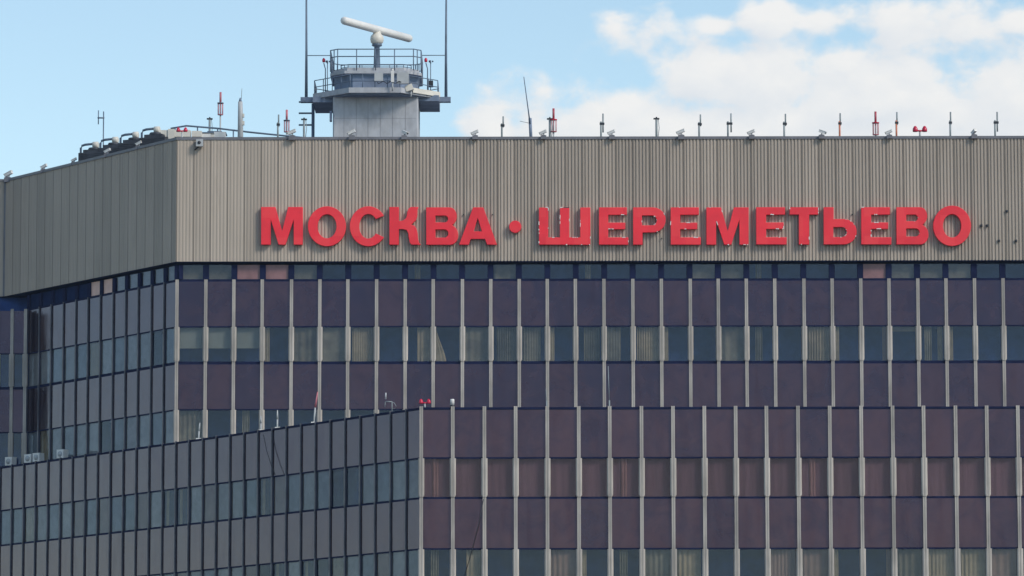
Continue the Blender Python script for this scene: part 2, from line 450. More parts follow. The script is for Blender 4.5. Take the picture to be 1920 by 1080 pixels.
def dress(win, kind, w, h, seed):
    """what hangs behind a window: parts of that window"""
    c = 'curtain'; y = 0.16
    def hang(nm, me, x=0.0, z=0.0, yy=y): 
        o = link(nm, me, win, (x, yy, z)); return o
    if kind == 'blind': hang('blind', cached(('bl', w, h), lambda: sheet(w, h * 0.40, h, M['curt_grey'])))
    elif kind == 'full': hang(c, pleat(w * (.82 + .18 * ((seed * 37) % 10) / 10), h, M['curt_beige'], 0.10 + .02 * (seed % 5), 0.05, seed=seed), (.5 - (seed % 2)) * w * .08)
    elif kind == 'halfr': hang(c, cached(('hr', w, h), lambda: pleat(w * 0.55, h, M['curt_beige'], 0.16, 0.05, seed=5)), w * 0.2)
    elif kind == 'halfl': hang(c, cached(('hl', w, h), lambda: pleat(w * 0.55, h, M['curt_sheer'], 0.12, 0.05, seed=6)), -w * 0.2)
    elif kind == 'sheer': hang(c, pleat(w, h, M['curt_sheer'], 0.25 + .08 * (seed % 4), 0.05, seed=seed))
    elif kind == 'pleat': hang(c, pleat(w * (.5 + .42 * ((seed * 29) % 10) / 10), h, M['curt_sheer'], 0.08 + .015 * (seed % 4), 0.07, seed=seed), w * (.18 - .12 * (seed % 3)))
    elif kind == 'brown': hang(c, pleat(w * (.86 + .14 * (seed % 2)), h, M['curt_brown'], 0.16 + .06 * (seed % 4), 0.03, seed=seed))
    elif kind == 'plum': hang(c, cached(('pm', w, h, seed % 4), lambda: pleat(w, h, M['curt_plum'], 0.3 + 0.1 * (seed % 3), 0.014, seed=seed)))
    elif kind == 'plumstrip':
        hang(c, cached(('pm', w, h, seed % 4), lambda: pleat(w, h, M['curt_plum'], 0.3 + 0.1 * (seed % 3), 0.014, seed=seed)))
        hang(c, cached(('ps', w, h), lambda: pleat(w * .2, h, M['curt_brown'], 0.12, 0.02, seed=1)), -w * .06, 0, .11)
    elif kind == 'stripl': hang(c, cached(('sl', w, h), lambda: pleat(w * 0.18, h, M['curt_beige'], 0.09, 0.04, seed=2)), -w * 0.36)
    elif kind == 'stripr': hang(c, cached(('sr', w, h), lambda: pleat(w * 0.18, h, M['curt_brown'], 0.09, 0.04, seed=2)), w * 0.36)
    elif kind == 'stripm': hang(c, cached(('sm', w, h), lambda: pleat(w * 0.26, h, M['curt_sheer'], 0.1, 0.04, seed=4)), -w * 0.08)
    elif kind == 'tied': hang(c, cached(('ti', w, h), lambda: tied(w, h, M['curt_beige'])))
    elif kind == 'twos':
        hang(c, cached(('sm', w, h), lambda: pleat(w * 0.26, h, M['curt_sheer'], 0.1, 0.04, seed=4)), -w * 0.14)
        hang(c, cached(('sr2', w, h), lambda: pleat(w * 0.18, h, M['curt_beige'], 0.09, 0.04, seed=8)), w * 0.30)
    elif kind == 'topb': hang('blind', cached(('tb', w, h), lambda: sheet(w, h * 0.86, h, M['curt_sheer'])))
    elif kind == 'peach': hang('blind', cached(('pe', w, h), lambda: sheet(w, 0, h, M['curt_peach'])), yy=0.06)
    elif kind == 'pinkb': hang('blind', cached(('pk', w, h), lambda: sheet(w, 0, h, M['curt_brown'])), yy=0.06)
    elif kind == 'greyb': hang('blind', cached(('gb', w, h), lambda: sheet(w * 1.0, 0, h, M['curt_lt'])), yy=0.045)
    elif kind == 'sheerb': hang('blind', cached(('sb', w, h), lambda: sheet(w * 1.0, h * .0, h, M['curt_sheer2'])), yy=0.045)
    elif kind == 'beigeb': hang('curtain', cached(('bb', w, h), lambda: pleat(w, h, M['curt_beige'], 0.25, 0.02, seed=4)), yy=0.07)
    elif kind == 'bluegrey': hang('blind', cached(('bg', w, h), lambda: sheet(w, 0, h, M['curt_sheer'])), yy=0.10)

OPAQUE = {'peachrefl': 'refl_peach', 'pinkrefl': 'refl_pink', 'vent': 'louvre'}
def face(root, org, rz, n, mod, rows, dress_fn, mull, glass, spm, pilz, skip=None, dp=0.06, dw=0.09, W2=0.122, hw=0.071, slim=False):
    """a curtain-wall face: spandrels and windows between full-height mullions. org: left bottom corner (z=0), local to world"""
    rel = Vector(org) - Vector(root.location)
    Rm = Matrix.Rotation(rz, 3, 'Z')
    def put(nm, me, x, y, z, jit=0.0):
        o = link(nm, me, root, rel + Rm @ Vector((x, y, 0)) + Vector((0, 0, z)), rz)
        # no pane is hung perfectly true: a fraction of a degree changes what it mirrors
        if jit: o.rotation_euler = (0, R(0), rz + R(random.uniform(-jit, jit)))
        return o
    for ri, (kind, z0, z1) in enumerate(rows):
        h = z1 - z0
        for i in range(n):
            if skip and skip(ri, i): continue
            x = (i + 0.5) * mod
            if kind == 'sp':
                put('spandrel_panel', cached(('sp', mod, h, spm.name, slim), lambda: pane_mesh(mod * (0.972 if slim else 0.955), h, spm, 0.05)), x, 0.03, z0, 0.5)
            else:
                w = mod * (0.80 if kind == 'win0' else 0.972 if slim else 0.955)
                gl = glass[ri] if isinstance(glass, dict) else glass
                o = put('window', cached(('win', w, h, gl.name), lambda: glass_pane(w, h, gl)), x, 0.10 if kind == 'win0' else 0.05, z0, 0.7)
                k = dress_fn(ri, i)
                if k in OPAQUE:                                   # opaque pane: peach and pink are a warm reflection painted in
                    o.data = cached(('bd', w, h, k), lambda: pane_mesh(w, h, M[OPAQUE[k]])); 
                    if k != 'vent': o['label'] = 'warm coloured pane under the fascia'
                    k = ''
                if k: dress(o, k, w, h, i + 7 * ri)
    # mullions: two slim ribs with a groove, swelling to a casing at each window row
    wins = [(z0, z1) for kind, z0, z1 in rows if kind == 'win']
    def mk():
        b = MB(); zt = pilz[1]; zb = pilz[0]
        cuts = [(zb, None)]; segs = []
        zz = zt
        for (a, c) in sorted(wins, reverse=True):
            segs.append((c + 0.0, zz, 0)); segs.append((a, c, 1)); zz = a
        segs.append((zb, zz, 0))
        for (a, c, wide) in segs:
            if c - a < 0.01: continue
            if not wide:
                for sgn in (-1, 1):
                    x0, x1 = sorted((sgn * hw, sgn * 0.011))
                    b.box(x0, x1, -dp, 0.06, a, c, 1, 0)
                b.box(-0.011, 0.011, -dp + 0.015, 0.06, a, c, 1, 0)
            else:
                t = 0.07
                pr = [(-W2, -dw * .6), (-W2 * .6, -dw), (-.014, -dw), (-.01, -dw * .82), (.01, -dw * .82), (.014, -dw), (W2 * .6, -dw), (W2, -dw * .6), (W2, 0.06), (-W2, 0.06)]
                # taper to the slim ribs at the foot
                zs = [(a - 0.0, 0.70), (a + t, 1.0), (c, 1.0)]
                ring = []
                for z, s_ in zs:
                    ring.append([(px * s_, py if py > 0 else py, z) for px, py in pr])
                vs = [q for rg in ring for q in rg]; k = len(pr); fs = []; ms = []
                for j in range(len(zs) - 1):
                    for q in range(k):
                        fs.append((j * k + q, j * k + (q + 1) % k, (j + 1) * k + (q + 1) % k, (j + 1) * k + q))
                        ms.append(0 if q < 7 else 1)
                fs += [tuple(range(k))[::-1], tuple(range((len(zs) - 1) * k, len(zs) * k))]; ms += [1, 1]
                for f_, m_ in zip(fs, ms):
                    pass
                base = len(b.v); b.v += vs
                for f_, m_ in zip(fs, ms): b.f.append([base + q for q in f_]); b.m.append(m_); b.sm.append(False)
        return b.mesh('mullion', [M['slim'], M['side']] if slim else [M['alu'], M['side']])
    me = cached(('mul', root.name, pilz, slim), mk)
    for i in mull:
        o = put('mullion', me, i * mod + random.uniform(-.008, .008), 0, 0); o.rotation_euler = (0, R(random.uniform(-.04, .04)), rz)
    # transoms: dark rails that close the joint above and below every row
    edges = sorted([(z0, z1) for _, z0, z1 in rows])
    w0 = [(a, c) for k, a, c in rows if k == 'win0']
    for (a0, a1), (b0, b1) in zip(edges, edges[1:]):
        b = MB()
        b.box(0, n * mod, 0.035, 0.20, a1 - 0.01, b0 + 0.01)
        if w0 and abs(b0 - w0[0][0]) < 1e-6:
            for i in range(n + 1):
                b.box(i * mod - mod * 0.105, i * mod + mod * 0.105, 0.02, 0.22, b0 + 0.010, b1 - 0.012)
        o = b.build('transom', M['dark'], root); o.location = rel; o.rotation_euler = (0, 0, rz)
    return put

# ---- tall block
zr = lambda y: zrow(y, YW)
rows_t = [('win0', zr(523), zr(495.5)), ('sp', zr(610.5), zr(527)), ('win', zr(677.5), zr(612.5)), ('sp', zr(766), zr(682.5)), ('win', zr(834), zr(768)), ('sp', zr(922), zr(839))]
NF = 33
MIDROW = ['blind', 'blind', 'blind', 'stripl', 'sheer', 'sheer', 'full', '', 'halfr', 'tied', 'sheer', 'pleat', 'pleat', 'stripl', 'pleat', 'halfl', 'full',
          'stripl', '', 'sheer', 'stripm', '', 'full', 'stripl', 'stripr', 'topb', 'twos', 'stripl', '', '', 'stripr', '', '']
TOPROW = {0: 'bluegrey', 1: 'bluegrey', 2: 'pinkrefl', 3: 'pinkrefl', 4: 'bluegrey', 8: 'stripm', 11: 'sheer', 14: 'stripm', 24: 'pinkrefl', 18: 'bluegrey', 19: 'bluegrey', 20: 'stripm', 25: 'bluegrey', 26: 'bluegrey', 27: 'bluegrey'}
LOWROW = {0: 'sheer', 2: 'stripm', 1: ''}
def dress_t(ri, i):
    if ri == 0: return TOPROW.get(i, '')
    if ri == 2: return MIDROW[i]
    if ri == 4: return LOWROW.get(i, '')
def skip_t(ri, i): return ri >= 4 and i > 8
put_f = face(tall, (XC, YW, 0), 0, NF, MOD, rows_t, dress_t, range(0, NF + 1), M['glass'], M['sp'], (zr(922), zr(523.5)), skip_t)
NLF = 12
orgL = Vector((XC, YW, 0)) - UL * (NLF * MODL)
def dress_l(ri, i):
    if ri == 0: return {5: 'peachrefl', 6: 'peachrefl'}.get(i, 'greyb' if i > 6 else 'vent')
    if ri in (2, 4): return ['greyb', 'greyb', 'sheerb', 'greyb', 'sheerb', 'beigeb', 'greyb', 'sheerb', 'greyb', 'greyb', '', 'sheerb'][(i + ri * 2 - 4) % 12]
face(tall, orgL, RZL, NLF, MODL, rows_t, dress_l, range(0, NLF), M['glass'], M['sp'], (zr(922), zr(523.5)), None, 0.030, 0.038, 0.048, 0.030, True)
# short return wall facing the camera at the far end of the left face
YR = orgL.y
nR = 3
face(tall, (orgL.x - nR * MOD * 0.5 - 0.08, YR, 0), 0, nR, MOD * 0.5, rows_t[1:], lambda r, i: '', range(0, nR + 1), M['glass'], M['sp'], (zr(922), zr(523.5)))

# fascia of ribbed sheet metal
def cladding(length, z0, z1, depth_fn, pitch=PANEL / 5):
    b = MB(); n = int(length / pitch) + 1; pts = []
    for i in range(n):
        x = i * pitch; d = depth_fn(x)
        for q, yy in ((0.0, 0), (0.46, 0), (0.56, d), (0.90, d)):
            if x + q * pitch <= length: pts.append((x + q * pitch, yy))
    pts.append((length, 0))
    vs = [(x, y, z0) for x, y in pts] + [(x, y, z1) for x, y in pts]
    k = len(pts)
    b.add(vs, [(i, i + 1, k + i + 1, k + i) for i in range(k - 1)])
    b.add([(0, 0.08, z0), (length, 0.08, z0), (length, 0.22, z0), (0, 0.22, z0), (0, 0.08, z1), (length, 0.08, z1), (length, 0.22, z1), (0, 0.22, z1)],
          [(0, 3, 2, 1), (4, 5, 6, 7), (0, 1, 5, 4), (1, 2, 6, 5), (2, 3, 7, 6), (3, 0, 4, 7)])
    return b
XF = x_of(330.5, 380, YF)
XFR = XC + NF * MOD + 0.4
c = cladding(XFR - XF, ZFB, ZT, lambda x: 0.010 + 0.036 * min(1, max(0, (x - 3.0) / 5.0)))
o = c.build('cladding', M['clad'], tall); o.location = (XF - XC, YF - YW, 0)
FC = Vector((XF, YF, 0))
def left_t(px, base, Y0=None):
    """distance back from a corner along a left face where it is seen at column px"""
    lo, hi = 0.0, 40.0
    for _ in range(50):
        t = (lo + hi) / 2; p = base - UL * t
        d = Vector((p.x, p.y, ZT - CAMZ)); q = MROT.transposed() @ d
        x = 960 + FPX * q.x / -q.z
        if x > px: lo = t
        else: hi = t
    return t
LT = left_t(10, FC)
FL = FC - UL * LT
c = cladding(LT, ZFB, ZT, lambda x: 0.022)
o = c.build('cladding', M['clad'], tall); o.location = FL - Vector(tall.location); o.rotation_euler = (0, 0, RZL)
c = cladding(RL, ZFB, ZT, lambda x: 0.012)
o = c.build('cladding', M['clad'], tall); o.location = FL - Vector((RL, 0, 0)) - Vector(tall.location)
b = MB(); b.box(FL.x - .05, FL.x + .05, FL.y - .05, FL.y + .05, ZFB, ZT - .08)
o = b.build('corner_flashing', M['trim'], tall); o.location = -Vector(tall.location)
# coping, soffit and roof of the tall block
b = MB()
BK = 26.0
def off(p, d): return Vector(p) + d
fp = [CI(XF, YF, .2), (XFR - .06, YF + .2), (XFR - .06, YF + BK), (FL.x - RL + .06, YF + BK), (FL.x - RL + .06, FL.y + .2), PI_(FL, .2)]
b.prism(fp, ZT - 0.45, ZT - 0.30); o = b.build('roof', M['roof'], tall); o.location = -Vector(tall.location)
b = MB()
def strip(b, p, q, nrm, w0, w1, z0, z1):
    p = Vector(p); q = Vector(q); nrm = Vector(nrm)
    a = [p + nrm * w0, q + nrm * w0, q - nrm * w1, p - nrm * w1]
    b.prism([(v.x, v.y) for v in a], z0, z1)
strip(b, (XF - 0.02, YF, 0), (XFR, YF, 0), (0, -1, 0), 0.03, 0.3, ZT - 0.07, ZT + 0.05)
strip(b, (FL.x, FL.y, 0), (XF, YF, 0), NL, 0.035, 0.3, ZT - 0.072, ZT + 0.048)
strip(b, (FL.x - RL, FL.y, 0), (FL.x, FL.y, 0), (0, -1, 0), 0.03, 0.3, ZT - 0.07, ZT + 0.05)
o = b.build('coping', M['trim'], tall); o.location = -Vector(tall.location)
b = MB(); b.prism([(XF + .01, YF + .03), (XFR, YF + .03), (XFR, YF + 2), (FL.x - RL, FL.y + 2), (FL.x - RL, FL.y + .03), (FL.x + .03, FL.y + .03)], ZFB - 0.03, ZFB + 0.02)
o = b.build('soffit', M['dark'], tall); o.location = -Vector(tall.location)
# structural core behind the glass, floors, return walls
def core(root, pts, z0, z1, m, name='inner_wall'):
    b = MB(); b.prism(pts, z0, z1); o = b.build(name, m, root); o.location = -Vector(root.location); return o
inset = 1.1
RB = FL.y + 0.25
cpts = [CI(XC, YW, inset), (XFR - .05, YW + inset), (XFR - .05, YW + 25), (orgL.x - RL, YW + 25), (orgL.x - RL, RB), (PI_(orgL, inset)[0], RB), PI_(orgL, inset)]
core(tall, cpts, 0, ZT - 0.5, M['room'])
zsl = [(rows_t[1][1], rows_t[1][2]), (rows_t[3][1], rows_t[3][2]), (rows_t[5][1], rows_t[5][2])]
b = MB()
for a, c_ in zsl + [(0, zr(925))]:
    b.prism([CI(XC, YW, .12), (XFR, YW + 0.12), (XFR, YW + 1.2), CI(XC, YW, 1.2), PI_(orgL, 1.2), PI_(orgL, .12)], a + 0.02, c_ - 0.02)
    b.box(orgL.x - RL, orgL.x, YR + .12, YR + .9, a + 0.02, c_ - 0.02)
o = b.build('floor_slab', M['dark'], tall); o.location = -Vector(tall.location)

# ---- front block
zb_ = lambda y: zrow(y, YB)
rows_b = [('sp', zb_(857), zb_(768)), ('win', zb_(932), zb_(859.5)), ('sp', zb_(1027.5), zb_(935.5)), ('win', zb_(1102), zb_(1030)), ('sp', zb_(1198), zb_(1106))]
NB = 21
BOT = ['stripm', 'halfr', '', '', 'brown', 'stripl', 'stripm', 'sheer', 'full', '', '', 'brown', 'brown', 'stripl', 'stripr', 'sheer', 'full', 'full', 'brown', 'full', 'brown']
def dress_b(ri, i):
    if ri == 1: return 'plumstrip' if i in (0, 6, 12) else 'plum'
    if ri == 3: return BOT[i]
def skip_b(ri, i): return ri == 4 and i > 22
face(low, (XB, YB, 0), 0, NB, MODB, rows_b, dress_b, range(0, NB + 1), {1: M['glassb'], 3: M['glass']}, M['spb'], (zb_(1198), zb_(762)), None)
NLB = 33
orgB = Vector((XB, YB, 0)) - UL * (NLB * MODL)
def dress_bl(ri, i):
    r_ = random.Random(i * 13 + ri)
    return r_.choice(['greyb', 'greyb', 'sheerb', 'beigeb', '', 'pinkb', 'greyb', 'sheerb', 'stripl'])
face(low, orgB, RZL, NLB, MODL, rows_b, dress_bl, range(0, NLB), M['glass'], M['sp'], (zb_(1198), zb_(762)), None, 0.030, 0.038, 0.048, 0.030, True)
XBR = XB + NB * MODB + 0.3
b = MB()
strip(b, (XB, YB, 0), (XBR, YB, 0), (0, -1, 0), 0.0, 0.3, zb_(767.5), zb_(763.5))
strip(b, (orgB.x, orgB.y, 0), (XB, YB, 0), NL, 0.0, 0.3, zb_(767.5) - .004, zb_(763.5) - .004)
o = b.build('coping', M['dark'], low); o.location = -Vector(low.location)
ZTB = zb_(763.5)
b = MB(); b.prism([(XB, YB + .3), (XBR, YB + .3), (XBR, YW - 0.3), (XC, YW - 0.3), (orgL.x - .3, YR - .3), PI_(orgB + UL * 2.5, .3)], ZTB - 0.5, ZTB - 0.35)
o = b.build('roof', M['roof'], low); o.location = -Vector(low.location)
core(low, [CI(XB, YB, 1.1), (XBR - .05, YB + 1.1), (XBR - .05, YW - 0.4), (XC - .4, YW - 0.4), (orgL.x - .4, YR - .4), PI_(orgB + UL * 3, 1.1)], 0, ZTB - 0.6, M['room'])
b = MB()
for (a, c_) in [(rows_b[0][1], rows_b[0][2]), (rows_b[2][1], rows_b[2][2]), (0.01, rows_b[4][2])]:
    b.prism([CI(XB, YB, .12), (XBR, YB + .12), (XBR, YB + 1.2), CI(XB, YB, 1.2), PI_(orgB, 1.2), PI_(orgB, .12)], a + .02, c_ - .02)
o = b.build('floor_slab', M['dark'], low); o.location = -Vector(low.location)

# ------------------------------------------------------------------ letters on the fascia
def ell(cx, cy, rx, ry, n=48, a0=0, a1=360):
    return [(cx + rx * math.cos(R(a0 + (a1 - a0) * i / n)), cy + ry * math.sin(R(a0 + (a1 - a0) * i / n))) for i in range(n if abs(a1 - a0) == 360 else n + 1)]
def dshape(x0, x1, y0, y1, r=None, n=14):
    """box whose right side is a half round"""
    ry = (y1 - y0) / 2; rx = min(ry, x1 - x0) if r is None else r
    return [(x0, y0)] + [(x1 - rx + rx * math.sin(math.pi * i / n), (y0 + y1) / 2 - ry * math.cos(math.pi * i / n)) for i in range(n + 1)] + [(x0, y1)]
def Mshape(x0, x1, y0, y1, s=1.0):
    w = x1 - x0; h = y1 - y0
    u = lambda a, b: (x0 + w * a, y0 + h * b)
    return [u(0, 0), u(.345, 0), u(.505, .64), u(.65, 0), u(1, 0), u(1, 1), u(.78, 1), u(.78, .34), u(.59, 1), u(.418, 1), u(.232, .34), u(.232, 1), u(0, 1)]
def Eshape(x0, st, xt, xm, xb, y0, y1):
    h = y1 - y0
    return [(x0, y0), (xt, y0), (xt, y0 + h * .196), (st, y0 + h * .196), (st, y0 + h * .41), (xm, y0 + h * .41), (xm, y0 + h * .58), (st, y0 + h * .58), (st, y0 + h * .805), (xb, y0 + h * .805), (xb, y1), (x0, y1)]
def Bshape(x0, xu, xl, y0, y1):
    h = y1 - y0; m = y0 + h * .475; n = 12
    ru = (m - y0) / 2; rl = (y1 - m) / 2
    p = [(x0, y0)]
    p += [(xu - ru * .8 + ru * .8 * math.sin(math.pi * i / n), y0 + ru - ru * math.cos(math.pi * i / n)) for i in range(n + 1)][:-1]
    p += [(xu - ru * .42, m)]
    p += [(xl - rl * .8 + rl * .8 * math.sin(math.pi * i / n), m + rl - rl * math.cos(math.pi * i / n)) for i in range(1, n + 1)]
    return p + [(x0, y1)]
def Cshape(cx, cy, rx, ry, ix, iy):
    a = 33
    o_ = ell(cx, cy, rx, ry, 44, a, 360 - a); i_ = ell(cx, cy, ix, iy, 44, 360 - a - 2, a + 2)
    return o_ + i_
Z1 = lambda p: [(470 + x / 4, 370 + y / 4) for x, y in p]
Z2 = lambda p: [(940 + x / 4, 370 + y / 4) for x, y in p]
Z3 = lambda p: [(1400 + x / 3.692, 370 + y / 3.692) for x, y in p]
KS = [(1040, 72), (1112, 72), (1112, 178), (1142, 174), (1160, 162), (1170, 142), (1174, 110), (1184, 84), (1202, 72), (1258, 72), (1251, 92), (1250, 138), (1240, 170), (1222, 188), (1200, 203),
      (1228, 212), (1244, 234), (1252, 270), (1256, 315), (1264, 342), (1276, 355), (1206, 355), (1193, 340), (1184, 300), (1181, 268), (1168, 245), (1142, 238), (1112, 238), (1112, 355), (1040, 355)]
LET = [
 ('letter_em', Z1, [Mshape(78, 391, 72, 355)], 'red letter M, the first letter of the left word on the fascia', 0),
 ('letter_o', Z1, [ell(572, 217, 143, 150), ell(572, 217, 71, 90)], 'red letter O right after the first M of the left word', 0),
 ('letter_es', Z1, [Cshape(882, 217, 139, 150, 68, 92)], 'red letter C opening to the right between the O and the K', 0),
 ('letter_ka', Z1, [KS], 'red letter K with curved arms in the left word', 0),
 ('letter_ve', Z1, [Bshape(1316, 1546, 1557, 75, 356), dshape(1386, 1480, 136, 188), dshape(1386, 1482, 240, 302)], 'red letter B between the K and the A of the left word', 0),
 ('letter_a', Z1, [[(1562, 355), (1668, 75), (1745, 75), (1848, 355), (1772, 355), (1757, 312), (1650, 312), (1637, 355)], [(1703, 155), (1671, 255), (1735, 255)]], 'red letter A with triangular opening, the last letter of the left word', 0),
 ('letter_dot', Z2, [ell(104, 220, 46, 46)], 'round red dot between the two words of red letters', 0),
 ('letter_sha', Z2, [[(282, 76), (352, 76), (352, 300), (440, 300), (440, 76), (510, 76), (510, 300), (592, 300), (592, 76), (668, 76), (668, 355), (282, 355)]], 'three stemmed red letter with white peeling edges right of the red dot', 26),
 ('letter_ye', Z2, [Eshape(732, 802, 942, 930, 953, 75, 355)], 'red letter E between the three stemmed letter and the P', 5),
 ('letter_er', Z2, [[(988, 75)] + [(1137 + 96 * math.sin(math.pi * i / 16), 169 - 94 * math.cos(math.pi * i / 16)) for i in range(17)] + [(1060, 263), (1060, 355), (988, 355)], dshape(1055, 1165, 135, 210)], 'red letter P with chipped white rim around its opening', 12),
 ('letter_ye', Z2, [Eshape(1270, 1342, 1482, 1470, 1496, 75, 355)], 'red letter E between the P and the second M', 5),
 ('letter_em', Z2, [Mshape(1538, 1855, 75, 355)], 'red letter M with white chips inside its legs, in the right word', 6),
 ('letter_ye', Z3, [Eshape(66, 135, 266, 256, 277, 68, 326)], 'red letter E between the second M and the T', 6),
 ('letter_te', Z3, [[(298, 68), (497, 68), (497, 119), (433, 119), (433, 326), (361, 326), (361, 119), (298, 119)]], 'red letter T in the right word', 5),
 ('letter_soft', Z3, [[(533, 68), (602, 68), (602, 150)] + [(672 + 90 * math.sin(math.pi * i / 16), 238 - 88 * math.cos(math.pi * i / 16)) for i in range(17)] + [(533, 326)], dshape(600, 692, 205, 275)], 'red letter like a lowercase b with a chipped white edge, right of the T', 14),
 ('letter_ye', Z3, [Eshape(793, 862, 992, 980, 1002, 68, 326)], 'red letter E between the b shaped letter and the last B', 7),
 ('letter_ve', Z3, [Bshape(1037, 1250, 1259, 68, 326), dshape(1105, 1185, 119, 165), dshape(1105, 1196, 215, 271)], 'red letter B just before the final O of the right word', 3),
 ('letter_o', Z3, [ell(1422, 197, 131, 140), ell(1422, 197, 63, 81)], 'red letter O at the right end of the right word', 0),
]
YLET = YF - 0.22
for name, zf, polys, label, chips in LET:
    pts = [[at(x, y, YLET) for x, y in zf(p)] for p in polys]
    cx = sum(p.x for p in pts[0]) / len(pts[0]); zb = min(p.z for p in pts[0])
    cu = bpy.data.curves.new(name, 'CURVE'); cu.dimensions = '2D'; cu.fill_mode = 'BOTH'
    cu.extrude = 0.085; cu.bevel_depth = 0.012; cu.bevel_resolution = 1; cu.offset = -0.012
    for pl in pts:
        sp = cu.splines.new('POLY'); sp.points.add(len(pl) - 1); sp.use_cyclic_u = True
        for q, v in zip(sp.points, pl): q.co = (v.x - cx, v.z - zb, 0, 1)
    tmp = bpy.data.objects.new('tmp', cu); COL.objects.link(tmp)
    dg = bpy.context.evaluated_depsgraph_get()
    me = bpy.data.meshes.new_from_object(tmp.evaluated_get(dg))
    bpy.data.objects.remove(tmp)
    me.name = name; me.materials.clear(); me.materials.append(M['letter'])
    me.transform(Matrix.Rotation(R(90), 4, 'X'))
    o = link(name, me, None, (cx, YLET + 0.09, zb))
    tag(o, label, 'letter', 'red letters on the ribbed fascia')
    # flakes where the paint has peeled along the rim: a part of the letter
    if chips:
        rr = random.Random(sum(map(ord, label))); fb = MB()
        for _ in range(chips):
            pl = rr.choice(pts + pts[1:] * 3); i = rr.randrange(len(pl)); a = pl[i]; q = pl[(i + 1) % len(pl)]
            L_ = (q - a).length
            s0 = rr.random() * 0.8; ln = min(0.04 + 0.25 * rr.random() ** 2, L_ * 0.9) / max(L_, 1e-6)
            e = (q - a)
            nrm = Vector((-e.z, 0, e.x)).normalized() * 0.010
            k = 5; jag = [0.6 + rr.random() for _ in range(k + 1)]
            up = [a + e * min(1, s0 + ln * j / k) + nrm * 1.6 * jag[j] for j in range(k + 1)]
            dn = [a + e * min(1, s0 + ln * j / k) - nrm * 1.6 * jag[k - j] for j in range(k + 1)]
            ring = up + dn[::-1]
            vs = [(v.x - cx, -0.1005, v.z - zb) for v in ring] + [(v.x - cx, -0.080, v.z - zb) for v in ring]
            n_ = len(ring)
            fb.add(vs, [tuple(range(n_)), tuple(range(n_, 2 * n_))[::-1]] + [(j, (j + 1) % n_, n_ + (j + 1) % n_, n_ + j) for j in range(n_)])
        fb.build('peeled_edge', M['white'], o)
    # stand-off brackets that carry the letter
    sb = MB(); xs = [p.x - cx for p in pts[0]]; zs = [p.z - zb for p in pts[0]]
    for fx in (0.12, 0.88):
        for fz in (0.18, 0.82):
            xx = min(xs) + (max(xs) - min(xs)) * (0.5 if 'dot' in name else fx); z_ = max(zs) * fz
            if name in ('letter_em', 'letter_sha', 'letter_ye'): xx = min(xs) + 0.1 if fx < .5 else (max(xs) - 0.1 if name != 'letter_ye' else min(xs) + 0.13)
            if name == 'letter_te': xx = 0
            if name in ('letter_o', 'letter_es'):
                xx = min(xs) + (max(xs) - min(xs)) * 0.10; z_ = max(zs) * (0.42 if fz < .5 else 0.58)
            sb.box(xx - .02, xx + .02, 0.04, 0.16, z_ - .02, z_ + .02)
    sb.build('bracket', M['black'], o)
# bare fixing studs right of the last letter
for (px, py, lb) in ((1840, 423, 'left one of the close pair of black studs right of the final red O'), (1851, 423, 'right one of the close pair of black studs right of the final red O'),
                     (1887.5, 396, 'uppermost black stud on the ribbed fascia right of the final red O'), (1873, 451.5, 'black stud low on the fascia below the close pair'),
                     (1905, 451.5, 'black stud low on the fascia nearest the right edge')):
    p = at(px, py, YF - 0.05)
    b = MB(); b.box(-.05, .05, -.02, .05, -.05, .05); b.lathe([(.025, 0), (.025, .06)], 8, 0, (0, -.05, 0), 'Y')
    o = b.build('fixing_stud', M['black']); o.location = p
    tag(o, lb, 'stud', 'bare fixing studs beside the letters')

# ------------------------------------------------------------------ roof edge things
YE = YF + 0.16
def base_at(px, Y=None, Z=None):
    p = at(px, 257, Y or YE); return Vector((p.x, p.y, (ZT + 0.05 if Y is None or Y - YE < 0.5 else at(px, 257.5, Y).z) if Z is None else Z))
PXM = 43.0
def camera_proto():
    t = empty('security_camera', (0, 0, 0))
    b = MB(); b.box(-.16, .16, -.32, .02, -.17, .045); b.box(-.10, .10, -.30, .0, .045, .07); b.build('bracket', M['trim'], t)
    b = MB(); b.tube([(0, -.1, .07), (0.02, -.1, .17)], .035); b.build('post', M['grey'], t)
    b = MB(); b.box(-.24, .16, -.075, .075, -.065, .065); b.box(-.28, .18, -.09, .09, .065, .085)
    b.move(Matrix.Translation((0.02, -.1, .25)) @ Matrix.Rotation(R(-12), 4, 'Z') @ Matrix.Rotation(R(-22), 4, 'Y'))
    h = b.build('housing', M['white'], t)
    b = MB(); b.lathe([(.05, 0), (.055, .04)], 10, 0, (0, 0, 0), 'X')
    b.move(Matrix.Translation((0.02, -.1, .25)) @ Matrix.Rotation(R(-12), 4, 'Z') @ Matrix.Rotation(R(-22), 4, 'Y') @ Matrix.Translation((-.27, 0, 0)))
    b.build('lens', M['black'], h)
    return t
cams = [(548, 'white camera on the fascia edge between the pale pole and the radar tower', 0, 1.15), (660, 'white camera on the fascia edge before the left half of the radar tower', 0, 1.1),
        (758, 'white camera on the fascia edge before the right half of the radar tower', 150, 1.0), (891, 'white camera on the fascia edge between the radar tower and the first dipole mast', 0, 1.0),
        (1019, 'white camera on the fascia edge between the leaning whip and the red caged antenna', 0, 1.0), (1147, 'white camera just right of the dipole mast with a parallel rod', 0, 1.0),
        (1277, 'white camera on the fascia edge between the T topped mast and a plain dipole mast', 0, 1.1), (1409, 'white camera just right of the H shaped antenna on the fascia edge', 0, 1.0),
        (1540, 'camera turned to the right on the fascia edge', 175, 1.0), (1667, 'white camera between the red caged antenna and an orange mast', 0, 0.95), (1826, 'dark camera between two masts near the right edge', -55, 1.0)]
cp = None
